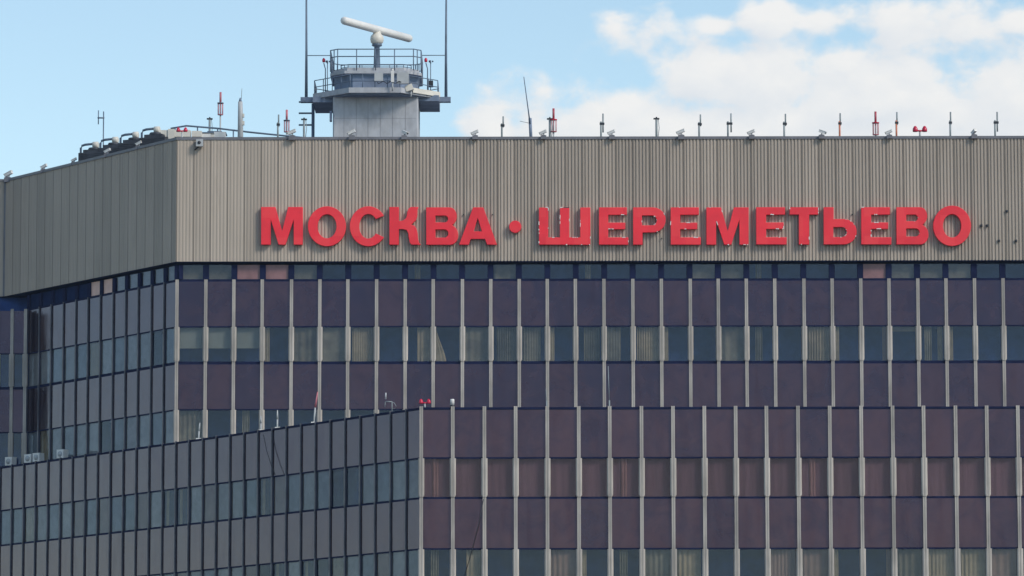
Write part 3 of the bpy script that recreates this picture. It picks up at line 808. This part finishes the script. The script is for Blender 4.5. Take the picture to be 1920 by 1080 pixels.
for px, lb, rz, sc in cams:
    sc *= .78
    if cp is None: cp = camera_proto(); t = cp
    else: t = copy_tree(cp)
    t.location = base_at(px, YF + 0.06); t.rotation_euler = (0, 0, 0); t.scale = (sc,) * 3
    if rz:
        for k in t.children:
            if k.name.startswith(('housing',)): k.rotation_euler = (0, 0, R(rz)); k.location = Vector((0.02, -.1, 0)) - Matrix.Rotation(R(rz), 3, 'Z') @ Vector((0.02, -.1, 0))
    tag(t, lb, 'security camera', 'cameras along the fascia edge')
# along the left fascia edge
def on_left(px, inset=0.16):
    b0 = FC - NL * inset; t = left_t(px, b0); p = b0 - UL * t; return Vector((p.x, p.y, ZT + 0.05))
for px, lb, rz, sc in [(203, 'white camera in front of the second black rooftop unit', 15, 1.15), (262, 'white camera between the upper black rooftop units', 15, 1.1),
                       (140, 'small pale camera on the sloping roof edge left of the black units', 25, .95), (84, 'white camera on the left roof edge, second from the frame edge', 25, 1.15), (18, 'white camera at the far left end of the roof edge', 20, 1.5)]:
    t = copy_tree(cp); t.location = on_left(px); t.scale = (sc * .66,) * 3
    t.rotation_euler = (0, 0, R(-15))
    tag(t, lb, 'security camera', 'cameras along the left roof edge')
# camera hanging on the face near the corner
p = at(374, 270, YF - 0.15)
t = empty('siren_box', p, 0, 'small grey boxed light fixed near the top left corner of the fascia', 'light')
b = MB(); b.box(-.14, .16, -.14, .10, -.12, .20); b.build('housing', M['grey'], t)
b = MB(); b.lathe([(.07, -.02), (.075, .02)], 12, 0, (0, -.15, .05), 'Y'); b.build('lens', M['black'], t)
b = MB(); b.tube([(-.05, .05, -.1), (-.2, .1, -.24)], .035); b.build('bracket', M['black'], t)

def rod(parent, name, m, pts, r, r1=None, n=8):
    b = MB(); b.tube(pts, r, n, r1=r1); return b.build(name, m, parent)
def H(px0, y_top): return (257 - y_top) / PXM
def dipole(px, ytop, lb, kind='plain', lower='mast', group='slim dipole masts on the fascia edge', Y=None, dx=0.06, Z=None):
    """slim mast with a clamp and a vertical rod beside it"""
    t = empty('dipole_mast', base_at(px, Y, Z), 0, lb, 'antenna', group)
    h = H(px, ytop) + (0 if Z is None else ZT + .05 - Z)
    mh = h * 0.66
    rod(t, 'mast', M[lower], [(0, 0, -0.3), (0, 0, mh)], .042)
    b = MB(); b.box(-.06, .06 + dx, -.05, .05, mh * .86 - .045, mh * .86 + .045); b.build('clamp', M['black'], t)
    rod(t, 'dipole_rod', M['mast'], [(dx, 0, (mh * .72 if kind == 'plain' else mh * .3)), (dx, 0, h)], .034)
    if kind == 'H': rod(t, 'cross_arm', M['mast'], [(-.03, 0, mh * .84), (dx + .02, 0, mh * .95)], .03)
    return t
dipole(941, 217, 'dark dipole mast left of the leaning whip antenna', 'plain')
dipole(1127, 212, 'dipole mast with a parallel rod right of the red caged antenna', 'H', dx=.09)
dipole(1311, 214, 'plain grey green dipole mast right of the T topped mast')
dipole(1365, 212, 'H shaped antenna mast with a short arm, left of the plain grey mast', 'H', dx=.14)
dipole(1470.5, 213, 'plain grey dipole mast standing alone between two cameras')
dipole(1574.5, 212, 'dipole mast with orange lower half left of the red caged antenna', lower='orange', dx=.03)
dipole(1681, 210, 'dipole mast with orange lower half right of the red caged antenna', lower='orange', dx=.03)
dipole(1782, 210, 'plain dark green dipole mast right of the twin red lamp', dx=.02)
dipole(1866, 210, 'H shaped antenna mast nearest the right edge of the photo', 'H', dx=.10)
dipole(521, 213, 'thin dipole mast left of the pink caged antenna', dx=.03)
# leaning whip
t = empty('whip_antenna', base_at(996), 0, 'tall dark whip antenna leaning to the left on the fascia edge', 'antenna')
rod(t, 'mast', M['concd'], [(0, 0, -.3), (-.05, 0, .85)], .07)
rod(t, 'whip', M['steel'], [(-.05, -.08, .6), (-.14, -.08, 1.3), (-.32, -.08, 2.68)], .035, .016)
rod(t, 'stay', M['grey'], [(-.06, 0, .62), (-.5, 0, .72)], .012)
def caged(px, ytop, ybot, lb, m, px_w=10, Y=None, Z=None, zoff=0.0):
    """rod on a disc above a cage of hanging radials"""
    t = empty('caged_antenna', base_at(px, Y, Z), 0, lb, 'antenna', 'red and white caged antennas on the roof')
    z1 = H(0, ytop); zb = H(0, ybot); zd = zb + (z1 - zb) * 0.52; r = px_w / PXM / 2
    rod(t, 'mast', M['grey'], [(0, 0, -1.6), (0, 0, zd)], .035)
    rod(t, 'rod', M[m], [(0, 0, zd), (0, 0, z1)], .05)
    b = MB(); b.lathe([(r + .03, zd - .02), (r + .03, zd + .02)], 14); b.build('collar', M['lamp'] if m == 'red' else M['steel'], t)
    b = MB()
    for i in range(8):
        a = 2 * math.pi * i / 8; b.tube([(r * math.cos(a), r * math.sin(a), zd), (r * math.cos(a), r * math.sin(a), zb)], .012, 5)
    b.lathe([(r + .012, zb), (r + .012, zb + .03), (r - .012, zb + .03), (r - .012, zb)], 14)
    b.build('cage', M['pink'], t)
    return t
caged(1038, 202, 247, 'red caged antenna right of the leaning whip', 'red', 11)
caged(1642, 209, 254, 'red caged antenna between the two orange masts', 'red', 11)
caged(413, 168, 213, 'tall red and white caged antenna left of the pale pole', 'pink', 10, YF + 6)
caged(537.5, 203, 247, 'pink caged antenna just left of the radar tower', 'pink', 10, YF + 5)
def tmast(px, ytop, lb, Y=None, legs=False):
    t = empty('short_mast', base_at(px, Y), 0, lb, 'mast', 'short T topped masts on the roof')
    h = H(0, ytop)
    rod(t, 'mast', M['mast'], [(0, 0, -1.4 if Y else -.4), (0, 0, h)], .05)
    b = MB(); b.box(-.13, .13, -.05, .05, h - .03, h + .03); b.lathe([(.05, h), (.03, h + .08)], 8); b.build('crosspiece', M['black'], t)
    rod(t, 'cable', M['mast'], [(.08, 0, h), (.12, 0, h * .5), (.06, 0, -.1)], .014)
    return t
tmast(1231, 222, 'T topped mast alone left of the plain dipole masts')
tmast(1031, 222, 'small T topped mast tucked beside the red caged antenna')
tmast(393, 221, 'T topped mast left of the tall red and white caged antenna', YF + 4)
tmast(570, 222, 'T topped mast under the tower platform beside its ladder', YF + 4)
def twin(px, Y, Z, lb, s=1.0):
    t = empty('obstruction_light', (at(px, 257, Y).x, Y, Z), 0, lb, 'warning light', 'twin red warning lights')
    rod(t, 'post', M['grey'], [(0, 0, -.5 if 'corner' in lb and 'fascia' in lb else -.1), (0, 0, .22)], .04)
    b = MB(); b.tube([(-.2, 0, .24), (.2, 0, .24)], .035); b.tube([(0, 0, .2), (0, 0, .25)], .05); b.build('arm', M['lamp'], t)
    for sx in (-1, 1):
        b = MB(); b.lathe([(.10, .20), (.11, .25), (.10, .33), (.05, .42), (.015, .44)], 12, 0, (sx * .19, 0, 0)); b.build('lamp', M['lamp'], t)
    t.scale = (s, s, s); return t
twin(1725, YE, ZT + .05, 'twin red warning light on the fascia edge near the right end', 1.08)
twin(797, YB + .15, ZTB, 'twin red warning light on the corner of the lower front block', .8)
twin(341, YF + 2.0, ZT + .44, 'twin red warning light on the roof just above the fascia corner', .85)
# pale pole
t = empty('antenna_pole', base_at(451, YF + 2), 0, 'thick pale grey pole with aerials rising behind the fascia left of the tower', 'pole')
rod(t, 'pole', M['grey'], [(0, 0, -1.0), (-.01, 0, 1.0), (-.02, 0, 1.6)], .135, .10, 14)
b = MB(); b.lathe([(.07, 1.6), (.05, 1.72), (.02, 1.78)], 10, 0, (-.02, 0, 0)); b.build('cap', M['concd'], t)
rod(t, 'whip', M['mast'], [(.02, 0, 1.65), (.05, 0, 2.2)], .012)
b = MB(); b.box(.06, .17, -.1, .1, .55, .72); b.box(.08, .16, -.1, .1, .9, 1.05); b.build('junction_box', M['cream'], t)
# H antenna behind units
t = empty('dipole_mast', (at(193, 257, YF + 12).x, YF + 12, ZT - .6), 0, 'pale H shaped antenna behind the black rooftop units', 'antenna', 'slim dipole masts on the fascia edge')
z_ = lambda y: at(193, y, YF + 12).z - (ZT - .6)
rod(t, 'mast', M['steel'], [(.02, 0, 0), (.02, 0, z_(209))], .028)
rod(t, 'dipole_rod', M['steel'], [(-.22, 0, z_(233)), (-.22, 0, z_(207))], .024)
rod(t, 'cross_arm', M['steel'], [(-.26, 0, z_(221)), (.06, 0, z_(221))], .035)
# black rooftop units with pale drum and bent pipe
def unit_proto():
    t = empty('rooftop_unit', (0, 0, 0))
    b = MB(); b.box(-.62, .62, -.35, .35, -.1, .42)
    for k in range(6): b.box(-.60, .60, -.375, -.35, -.04 + k * .075, -.0 + k * .075)
    b.build('cabinet', M['unit'], t)
    b = MB(); b.prism([(-.42, -.28), (.45, -.28), (.45, .28), (-.42, .28)], .42, .56); b.lathe([(.30, .56), (.26, .66)], 16, 0, (.02, 0, 0)); b.build('hood', M['unit'], t)
    b = MB(); b.lathe([(.09, -.13), (.15, -.11), (.15, .11), (.09, .13)], 16, 0, (.08, 0, .80), 'X'); b.build('drum', M['cream'], t)
    b = MB(); b.tube([(0, 0, .86), (-.45, 0, .84), (-.60, 0, .80), (-.66, 0, .70), (-.66, 0, -.1)], .055); b.build('pipe', M['steel'], t)
    return t
up = None
for i, (px, lb) in enumerate(((176, 'black rooftop unit with pale drum, lowest and leftmost of the four'), (213, 'black rooftop unit with pale drum, second from the left'),
                              (251, 'black rooftop unit with pale drum, third from the left'), (291, 'black rooftop unit with pale drum, nearest the fascia corner'))):
    if up is None: up = unit_proto(); t = up
    else: t = copy_tree(up)
    t.location = on_left(px, 0.75); t.rotation_euler = (0, 0, R(-20))
    tag(t, lb, 'rooftop unit', 'black rooftop units along the left roof edge')
# duct and pipes on the roof behind the corner
p = base_at(345, YF + 3)
t = empty('roof_duct', p, 0, 'pale insulated duct lying on the roof above the fascia corner', 'duct')
b = MB(); b.box(-1.1, .3, -.2, .2, 0, .30); b.box(.35, .8, -.2, .2, .0, .26); b.box(-.7, -.4, -.25, -.2, -.1, .34)
for x in (-.9, .1, .7): b.box(x - .05, x + .05, -.1, .1, -.9, 0)
b.build('duct', M['cream'], t)
b = MB(); b.box(.5, 1.2, -.12, .12, -.05, .14); b.box(1.35, 1.85, -.2, .2, -.05, .22)
for x in (.6, 1.1, 1.6): b.box(x - .05, x + .05, -.1, .1, -.9, -.05)
b.build('casing', M['white'], t)
t = empty('roof_pipe', p, 0, 'dark pipe running along the roof behind the fascia', 'pipe')
rod(t, 'pipe', M['steel'], [(-.6, 0, .40), (.1, 0, .52), (1.5, 0, .40), (3.0, .0, .22), (4.9, 0, .02), (7, 0, -.2)], .04)
b = MB()
for x, z in ((-.4, .42), (.6, .46), (1.5, .40), (2.2, .30)): b.tube([(x, 0, -.9), (x, 0, z)], .03)
b.build('support', M['steel'], t)
t = empty('roof_hatch', base_at(402, YF + 4), 0, 'low dark hatch box behind the fascia left of the pale pole', 'hatch')
b = MB(); b.box(-.5, .5, -.4, .4, -.4, .12); b.v = [(x, y, z if z > -.3 else -1.1) for x, y, z in b.v]; b.build('curb', M['cream'], t)
b = MB(); b.prism([(-.55, -.45), (.55, -.45), (.55, .45), (-.55, .45)], .12, .17); b.box(-.3, .35, -.3, .3, .17, .24); b.build('lid', M['steel'], t)

# ------------------------------------------------------------------ radar tower
YT = YF + 14.0
def tp(px, py, Y=YT): return at(px, py, Y)
pc = tp(704, 257); TX = pc.x
sc_ = abs(tp(1000, 150).x - tp(900, 150).x) / 100          # metres per photo pixel at the tower
zt = lambda y, dy=0.0: tp(704, y, YT + dy).z
tx = lambda x: (x - 704) * sc_
hw = 80 * sc_
tower = empty('radar_tower', (TX, YT + hw, ZT - 3), 0, 'grey concrete radar tower with railed octagonal platform on the terminal roof', 'tower')
O = -Vector(tower.location)
def tput(b, name, m, parent=tower):
    o = b.build(name, m, parent)
    if parent is tower: o.location = O
    return o
def octa(cx, cy, r, c): 
    """square of half width r with corners cut by c"""
    return [(cx - r, cy - r + c), (cx - r + c, cy - r), (cx + r - c, cy - r), (cx + r, cy - r + c), (cx + r, cy + r - c), (cx + r - c, cy + r), (cx - r + c, cy + r), (cx - r, cy + r - c)]
CY = YT + hw
b = MB(); b.prism(octa(TX, CY, hw, .06), ZT - 3, zt(176))
for px in (645, 668, 690, 713, 736, 760): b.box(TX + tx(px) - .006, TX + tx(px) + .006, YT - .008, YT + .05, ZT - 3, zt(186), 1)
b.box(TX - hw + .1, TX + hw - .1, YT - .005, YT + .05, zt(222) - .005, zt(222) + .005, 1)
tput(b, 'shaft', [M['conc'], M['trim']])
# drum above the platform
DF = -(118 - 80) * sc_                                       # the platform's front edge stands this far before the shaft
RF = -6 * sc_
PR = 118 * sc_; PCUT = 1.75
zp0, zp1 = zt(177, DF), zt(164, DF)
b = MB(); b.prism(octa(TX, CY, hw * .985, .9), zp1 - .1, zt(137, RF)); tput(b, 'drum', M['concd'])
b = MB(); b.prism(octa(TX, CY, 86 * sc_, .7), zt(137.5, RF), zt(132.5, RF)); b.prism(octa(TX, CY, 81 * sc_, .7), zt(132.5, RF), zt(126, RF)); tput(b, 'roof_slab', M['conc'])
# platform
b = MB(); b.prism(octa(TX, CY, PR - .1, PCUT), zp0 + .03, zp1 - .06); tput(b, 'platform', M['concd'])
b = MB()
op = octa(TX, CY, PR + .02, PCUT + .01); ip = octa(TX, CY, PR - .08, PCUT - .03)
for i in range(8):
    a, b_, c_, d_ = op[i], op[(i + 1) % 8], ip[(i + 1) % 8], ip[i]
    b.prism([a, b_, c_, d_], zp0 + .08, zp1)
tput(b, 'edge_beam', M['conc'])
# right side parapet plates catching the sun
b = MB()
A1 = Vector((*octa(TX, CY, PR + .05, PCUT)[2], 0)); A2 = Vector((*octa(TX, CY, PR + .05, PCUT)[3], 0))
d = (A2 - A1); q0 = A1 + d * .28; q1 = A1 + d * 1.0; nn = Vector((d.y, -d.x, 0)).normalized() * .03
b.prism([(q0.x + nn.x, q0.y + nn.y), (q1.x + nn.x, q1.y + nn.y), (q1.x, q1.y), (q0.x, q0.y)], zp0 + .16, zp1 + .06)
tput(b, 'kick_plate', M['cream'])
# lower railing
def railing(poly, z0, z1, nper, zr_, name, r=.022):
    b = MB(); n = len(poly)
    for i in range(n):
        a = Vector((*poly[i], 0)); c_ = Vector((*poly[(i + 1) % n], 0))
        k = nper if (c_ - a).length > 1.6 else max(1, nper - 2)
        for j in range(k):
            q = a + (c_ - a) * (j / k); b.tube([(q.x, q.y, z0), (q.x, q.y, z1)], r, 5)
        for z in zr_: b.tube([(a.x, a.y, z), (c_.x, c_.y, z)], r, 5)
    return tput(b, name, M['steel'])
zr1 = zt(139, DF)
railing(octa(TX, CY, PR - .05, PCUT), zp1 - .05, zr1, 4, (zr1, (zr1 + zp1) / 2), 'platform_railing')
# upper railing on the roof slab
z0u, z1u = zt(130, RF), zt(92, RF)
railing(octa(TX, CY, 85 * sc_, .35), z0u - .05, z1u, 4, (z1u, z1u + (z0u - z1u) * .36), 'roof_railing', .026)
railing(octa(TX, CY, 66 * sc_, .35), zt(128), zt(118.5), 4, (zt(118.5), zt(123)), 'inner_railing', .018)
# cabinets hung on the drum and the railing
b = MB(); b.box(TX + tx(703), TX + tx(719), CY - PR - .05, CY - PR + .15, zt(152, DF), zt(137, DF)); tput(b, 'equipment_box', M['grey'])
b = MB(); b.box(TX + tx(745), TX + tx(767), CY - PR - .05, CY - PR + .15, zt(157, DF), zt(136, DF)); tput(b, 'equipment_box', M['grey'])
b = MB(); b.tube([(TX + tx(708 + 3 * i), CY - PR - .08, zt(155 + 2.0 * math.sin(i * 1.25), DF)) for i in range(16)], .02, 5); tput(b, 'cable', M['black'])
# left brackets, ladder frame and arms
b = MB()
for y, x0, x1 in ((193, 557, 590), (214, 557, 586), (236, 557, 586)):
    b.tube([(TX + tx(x0), CY - .3, zt(y, hw)), (TX + tx(x1), CY - .3, zt(y, hw))], .045, 6)
b.tube([(TX + tx(584), CY - .3, zt(196, hw)), (TX + tx(584), CY - .3, ZT - 2)], .075, 8)
tput(b, 'ladder_frame', M['steel'])
b = MB(); b.box(TX - PR - .42 - .22, TX - PR + .4, CY - .5, CY - .1, zt(194, hw), zt(185, hw)); tput(b, 'outrigger', M['concd'])
b = MB(); b.box(TX + PR - .3, TX + PR + .55, CY - .5, CY - .1, zt(194, hw), zt(185, hw)); tput(b, 'outrigger', M['concd'])
b = MB(); b.box(TX - PR - .01, TX - hw - .02, CY - 1.6, CY + 1.6, zt(202, hw), zt(191, hw)); tput(b, 'walkway_girder', M['concd'])
b = MB(); b.box(TX + hw + .02, TX + PR + .01, CY - 1.6, CY + 1.6, zt(200, hw), zt(189, hw)); tput(b, 'walkway_girder', M['concd'])
b = MB(); b.box(TX + tx(802), TX + tx(811), CY - .9, CY - .6, zt(168, hw), zt(157, hw)); tput(b, 'control_box', M['black'])
b = MB(); b.box(TX + tx(618), TX + tx(622), YT - .03, YT + .4, zt(226), zt(208)); tput(b, 'junction_box', M['concd'])
# white two-part aerial on the front of the platform
t = empty('panel_aerial', (TX + tx(737), CY - PR - .18, zt(172, DF)), 0, 'white vertical aerial fixed to the front railing of the tower platform', 'antenna')
b = MB(); b.box(-.07, .07, -.08, .05, .42, .95); b.lathe([(.06, .95), (.045, 1.05)], 8); b.build('radome', M['white'], t)
rod(t, 'pole', M['grey'], [(0, 0, 0), (0, 0, .5)], .035)
# floodlight at right of platform
t = empty('floodlight', (TX + tx(771), CY - PR + .3, zt(170, DF)), 0, 'pale floodlight on the right front corner of the tower platform', 'floodlight')
b = MB(); b.box(-.2, .16, -.15, .1, .05, .33); b.move(Matrix.Rotation(R(-20), 4, 'Y')); b.build('housing', M['cream'], t)
rod(t, 'bracket', M['grey'], [(0, 0, -.25), (0, 0, .1)], .04)
# warning lamps on stalks
for px, sx in ((604, -1), (797, 1)):
    side = 'left' if sx < 0 else 'right'
    t = empty('warning_lamp', (TX + tx(px), CY - .4, zp1 - .1), 0, 'red warning lamp on a thin stalk at the %s side of the tower platform' % side, 'warning light', 'red warning lamps on the tower')
    rod(t, 'stalk', M['steel'], [(.08 * 1, 0, 0), (.08, 0, zt(128, hw) - zp1), (0, 0, zt(121, hw) - zp1 + .1)], .025)
    b = MB(); b.lathe([(.05, zt(119.5, hw) - zp1 + .1), (.075, zt(118, hw) - zp1 + .1), (.075, zt(114, hw) - zp1 + .1), (.03, zt(111.5, hw) - zp1 + .1)], 10); b.build('lamp', M['lamp'], t)
    t = empty('wind_sensor', (TX + tx(611 if sx < 0 else 806), CY - .4, zp1 - .1), 0, 'small dark wind sensor beside the %s red lamp of the tower' % side, 'sensor', 'wind sensors on the tower')
    rod(t, 'stalk', M['steel'], [(0, 0, 0), (0, 0, zt(119, hw) - zp1 + .1)], .02)
    b = MB(); zz = zt(118, hw) - zp1 + .1
    for a in range(3): b.lathe([(.02, -.04), (.05, 0), (.02, .04)], 8, 0, (.1 * math.cos(a * 2.1), .1 * math.sin(a * 2.1), zz))
    b.lathe([(.03, zz - .1), (.03, zz + .05)], 8); b.build('sensor_head', M['steel'], t)
# tall whip antennas on the outriggers
for px, sx in ((571, -1), (835, 1)):
    t = empty('whip_antenna', (TX + tx(px), CY - .3, zt(186, hw)), 0, 'very tall thin whip antenna on the %s outrigger of the radar tower' % ('left' if sx < 0 else 'right'), 'antenna', 'tall whip antennas on the tower')
    rod(t, 'whip', M['steel'], [(0, 0, 0), (0, 0, zt(95, hw) - zt(186, hw)), (.02 * sx, 0, zt(-60, hw) - zt(186, hw))], .075, .035)
    rod(t, 'stay', M['steel'], [(0, 0, zt(106, hw) - zt(186, hw)), (-sx * (45 * sc_), 0, zt(106, hw) - zt(186, hw))], .02)
# radar antenna
t = empty('radar_antenna', (TX, CY, zt(134, hw)), 0, 'white rotating radar bar on a blue pedestal above the tower', 'radar')
z0_ = zt(134, hw)
b = MB(); b.lathe([(.20, -.1), (.17, 0), (.13, zt(88, hw) - z0_), (.24, zt(86, hw) - z0_), (.25, zt(84, hw) - z0_), (.2, zt(82, hw) - z0_)], 14); b.build('pedestal', M['steel'], t)
b = MB(); b.lathe([(.20, zt(83, hw) - z0_), (.29, zt(80, hw) - z0_), (.325, zt(74, hw) - z0_), (.30, zt(68, hw) - z0_), (.20, zt(64, hw) - z0_), (.16, zt(58, hw) - z0_)], 20); b.build('turning_unit', M['cream'], t)
b = MB()
Lh = 2.95
prof = [(0.05, -Lh), (.16, -Lh + .03), (.195, -Lh + .12), (.195, Lh - .12), (.16, Lh - .03), (.05, Lh)]
b.lathe(prof, 18, 0, (0, 0, 0), 'X')
zc = zt(55.5, hw) - z0_
BARM = Matrix.Translation((0, 0, zc)) @ Matrix.Rotation(R(58), 4, 'Z') @ Matrix.Scale(.98, 4)
BAR_B = b
rad = t

# ------------------------------------------------------------------ things on the lower block's roof edge
def low_left(px, inset=0.15):
    b0 = Vector((XB, YB, 0)) - NL * inset
    lo, hi = 0.0, 60.0
    for _ in range(50):
        tt = (lo + hi) / 2; p = b0 - UL * tt
        q = MROT.transposed() @ Vector((p.x, p.y, ZTB - CAMZ)); x = 960 + FPX * q.x / -q.z
        if x > px: lo = tt
        else: hi = tt
    return Vector((p.x, p.y, ZTB))
b = None; ac = None
for px, lb in ((20, 'white outdoor air unit on the low roof edge, leftmost of the row'), (56, 'white outdoor air unit, left one of the closely set pair'), (72, 'white outdoor air unit, right one of the closely set pair'), (117, 'white outdoor air unit, rightmost on the low roof edge')):
    if ac is None:
        t = ac = empty('air_unit', (0, 0, 0))
        b = MB(); b.box(-.2, .2, -.17, .17, .06, .45); b.build('casing', M['white'], t)
        b = MB(); b.lathe([(.12, -.02), (.13, .01)], 14, 0, (.0, -.18, .25), 'Y'); b.build('fan_grille', M['grey'], t)
        b = MB(); b.box(-.18, -.12, -.15, .15, 0, .06); b.box(.12, .18, -.15, .15, 0, .06); b.build('foot', M['black'], t)
    else: t = copy_tree(ac)
    t.location = low_left(px, 0.45); t.rotation_euler = (0, 0, R(-35)); tag(t, lb, 'air unit', 'white air units on the low roof')
# white cylinder camera
t = empty('beacon', at(848, 762, YB + .1), 0, 'white cylindrical beacon on top of a mullion of the lower block', 'beacon')
t.location.z = ZTB
b = MB(); b.lathe([(.08, .0), (.09, .02), (.09, .09), (.07, .10)], 14); b.build('base', M['black'], t)
b = MB(); b.lathe([(.085, .10), (.085, .30), (.07, .335)], 16); b.build('body', M['white'], t)
# small bracket aerial
t = empty('loop_aerial', low_left(735), 0, 'thin grey aerial with bent arm and loop on the low roof near its corner', 'antenna')
rod(t, 'mast', M['mast'], [(0, 0, -.1), (0, 0, .42)], .022)
rod(t, 'arm', M['mast'], [(0, 0, .42), (-.27, 0, .42)], .022)
rod(t, 'dipole_rod', M['grey'], [(-.26, 0, .52), (-.25, 0, .78)], .03)
rod(t, 'lower_rod', M['mast'], [(-.27, 0, .42), (-.29, 0, .2)], .014)
rod(t, 'loop', M['mast'], [(0, 0, .42), (.1, 0, .36), (.16, 0, .24), (.12, 0, .14), (0.02, 0, .14)], .014)
def thin(px, h, lb, lean=0.0, Y=None):
    t = empty('thin_aerial', (at(px, 762, YB + .15).x, YB + .15, ZTB), 0, lb, 'antenna', 'thin aerials on the lower block')
    rod(t, 'mast', M['mast'], [(0, 0, -.4), (0, -.05, .28)], .03)
    rod(t, 'whip', M['mast'], [(0, -.02, .2), (lean, 0, h)], .014)
    return t
thin(1025, .75, 'short thin aerial on the fourth mullion of the lower block', -.03)
thin(1142.5, 1.65, 'long thin whip aerial on the roof edge of the lower block', -.04)
def small(px, h, lb, m, lean=0.0):
    t = empty('small_mast', low_left(px), 0, lb, 'mast', 'small masts on the sloping low roof edge')
    rod(t, 'mast', M['grey'], [(0, 0, -.1), (lean * .4, 0, h * .5)], .035)
    rod(t, 'upper_rod', M[m], [(lean * .4, 0, h * .5), (lean, 0, h)], .045, .02)
    b = MB(); b.box(-.10, .12, -.06, .06, .0, .05); b.build('foot', M['white'], t)
    return t
small(372, .72, 'small grey mast leaning right at the left end of the low roof edge', 'grey', .06)
small(489, .62, 'small grey mast before a window casing on the low roof edge', 'grey', .0)
small(520, .76, 'small grey mast with white tip before a dark window', 'grey', .0)
small(588, 1.30, 'leaning red and white rod on the low roof edge', 'pink', .16)
# loose black cables down the facades
def cable(pts, lb):
    cu = MB(); cu.tube(pts, .016, 5); o = cu.build('hanging_cable', M['black']); 
    tag(o, lb, 'cable', 'loose cables on the facade'); return o
cable([at(907, 935, YB - .2), at(897, 985, YB - .19), at(884, 1035, YB - .18), at(868, 1090, YB - .16)], 'thin black cable hanging diagonally across the front of the lower block')
def on_face(px, py):
    b0 = Vector((XB, YB, 0)) + NL * .2; lo, hi = 0.0, 60.0
    for _ in range(50):
        tt = (lo + hi) / 2; p = b0 - UL * tt
        d_ = ray(px, py); k = p.y / d_.y
        if d_.x * k < p.x: lo = tt
        else: hi = tt
    d_ = ray(px, py); return Vector((0, 0, CAMZ)) + d_ * (p.y / d_.y)
cable([on_face(494, 815), on_face(500, 845), on_face(508, 870), on_face(516, 890)], 'thin black cable on the left side of the lower block')

# radar bar last: turn it so that its far end is the higher one on the left
b = BAR_B
b.move(BARM)
b.build('bar', M['white'], rad)

# ------------------------------------------------------------------ summer haze over the airfield
b = MB(); b.box(-2600, 2600, -2600, 2600, -1.0, 56.0)
hm = bpy.data.materials.new('haze'); hm.use_nodes = True
T = NT(hm.node_tree)
for n in list(T.N): T.N.remove(n)
ho = T.node('ShaderNodeOutputMaterial'); pv = T.node('ShaderNodeVolumePrincipled')
pv.inputs['Color'].default_value = rgb(0.60, 0.74, 1.0)
pv.inputs['Density'].default_value = 0.00015
pv.inputs['Anisotropy'].default_value = 0.2
T.L.new(pv.outputs[0], ho.inputs['Volume'])
hz = b.build('haze', hm)
tag(hz, kind='stuff')
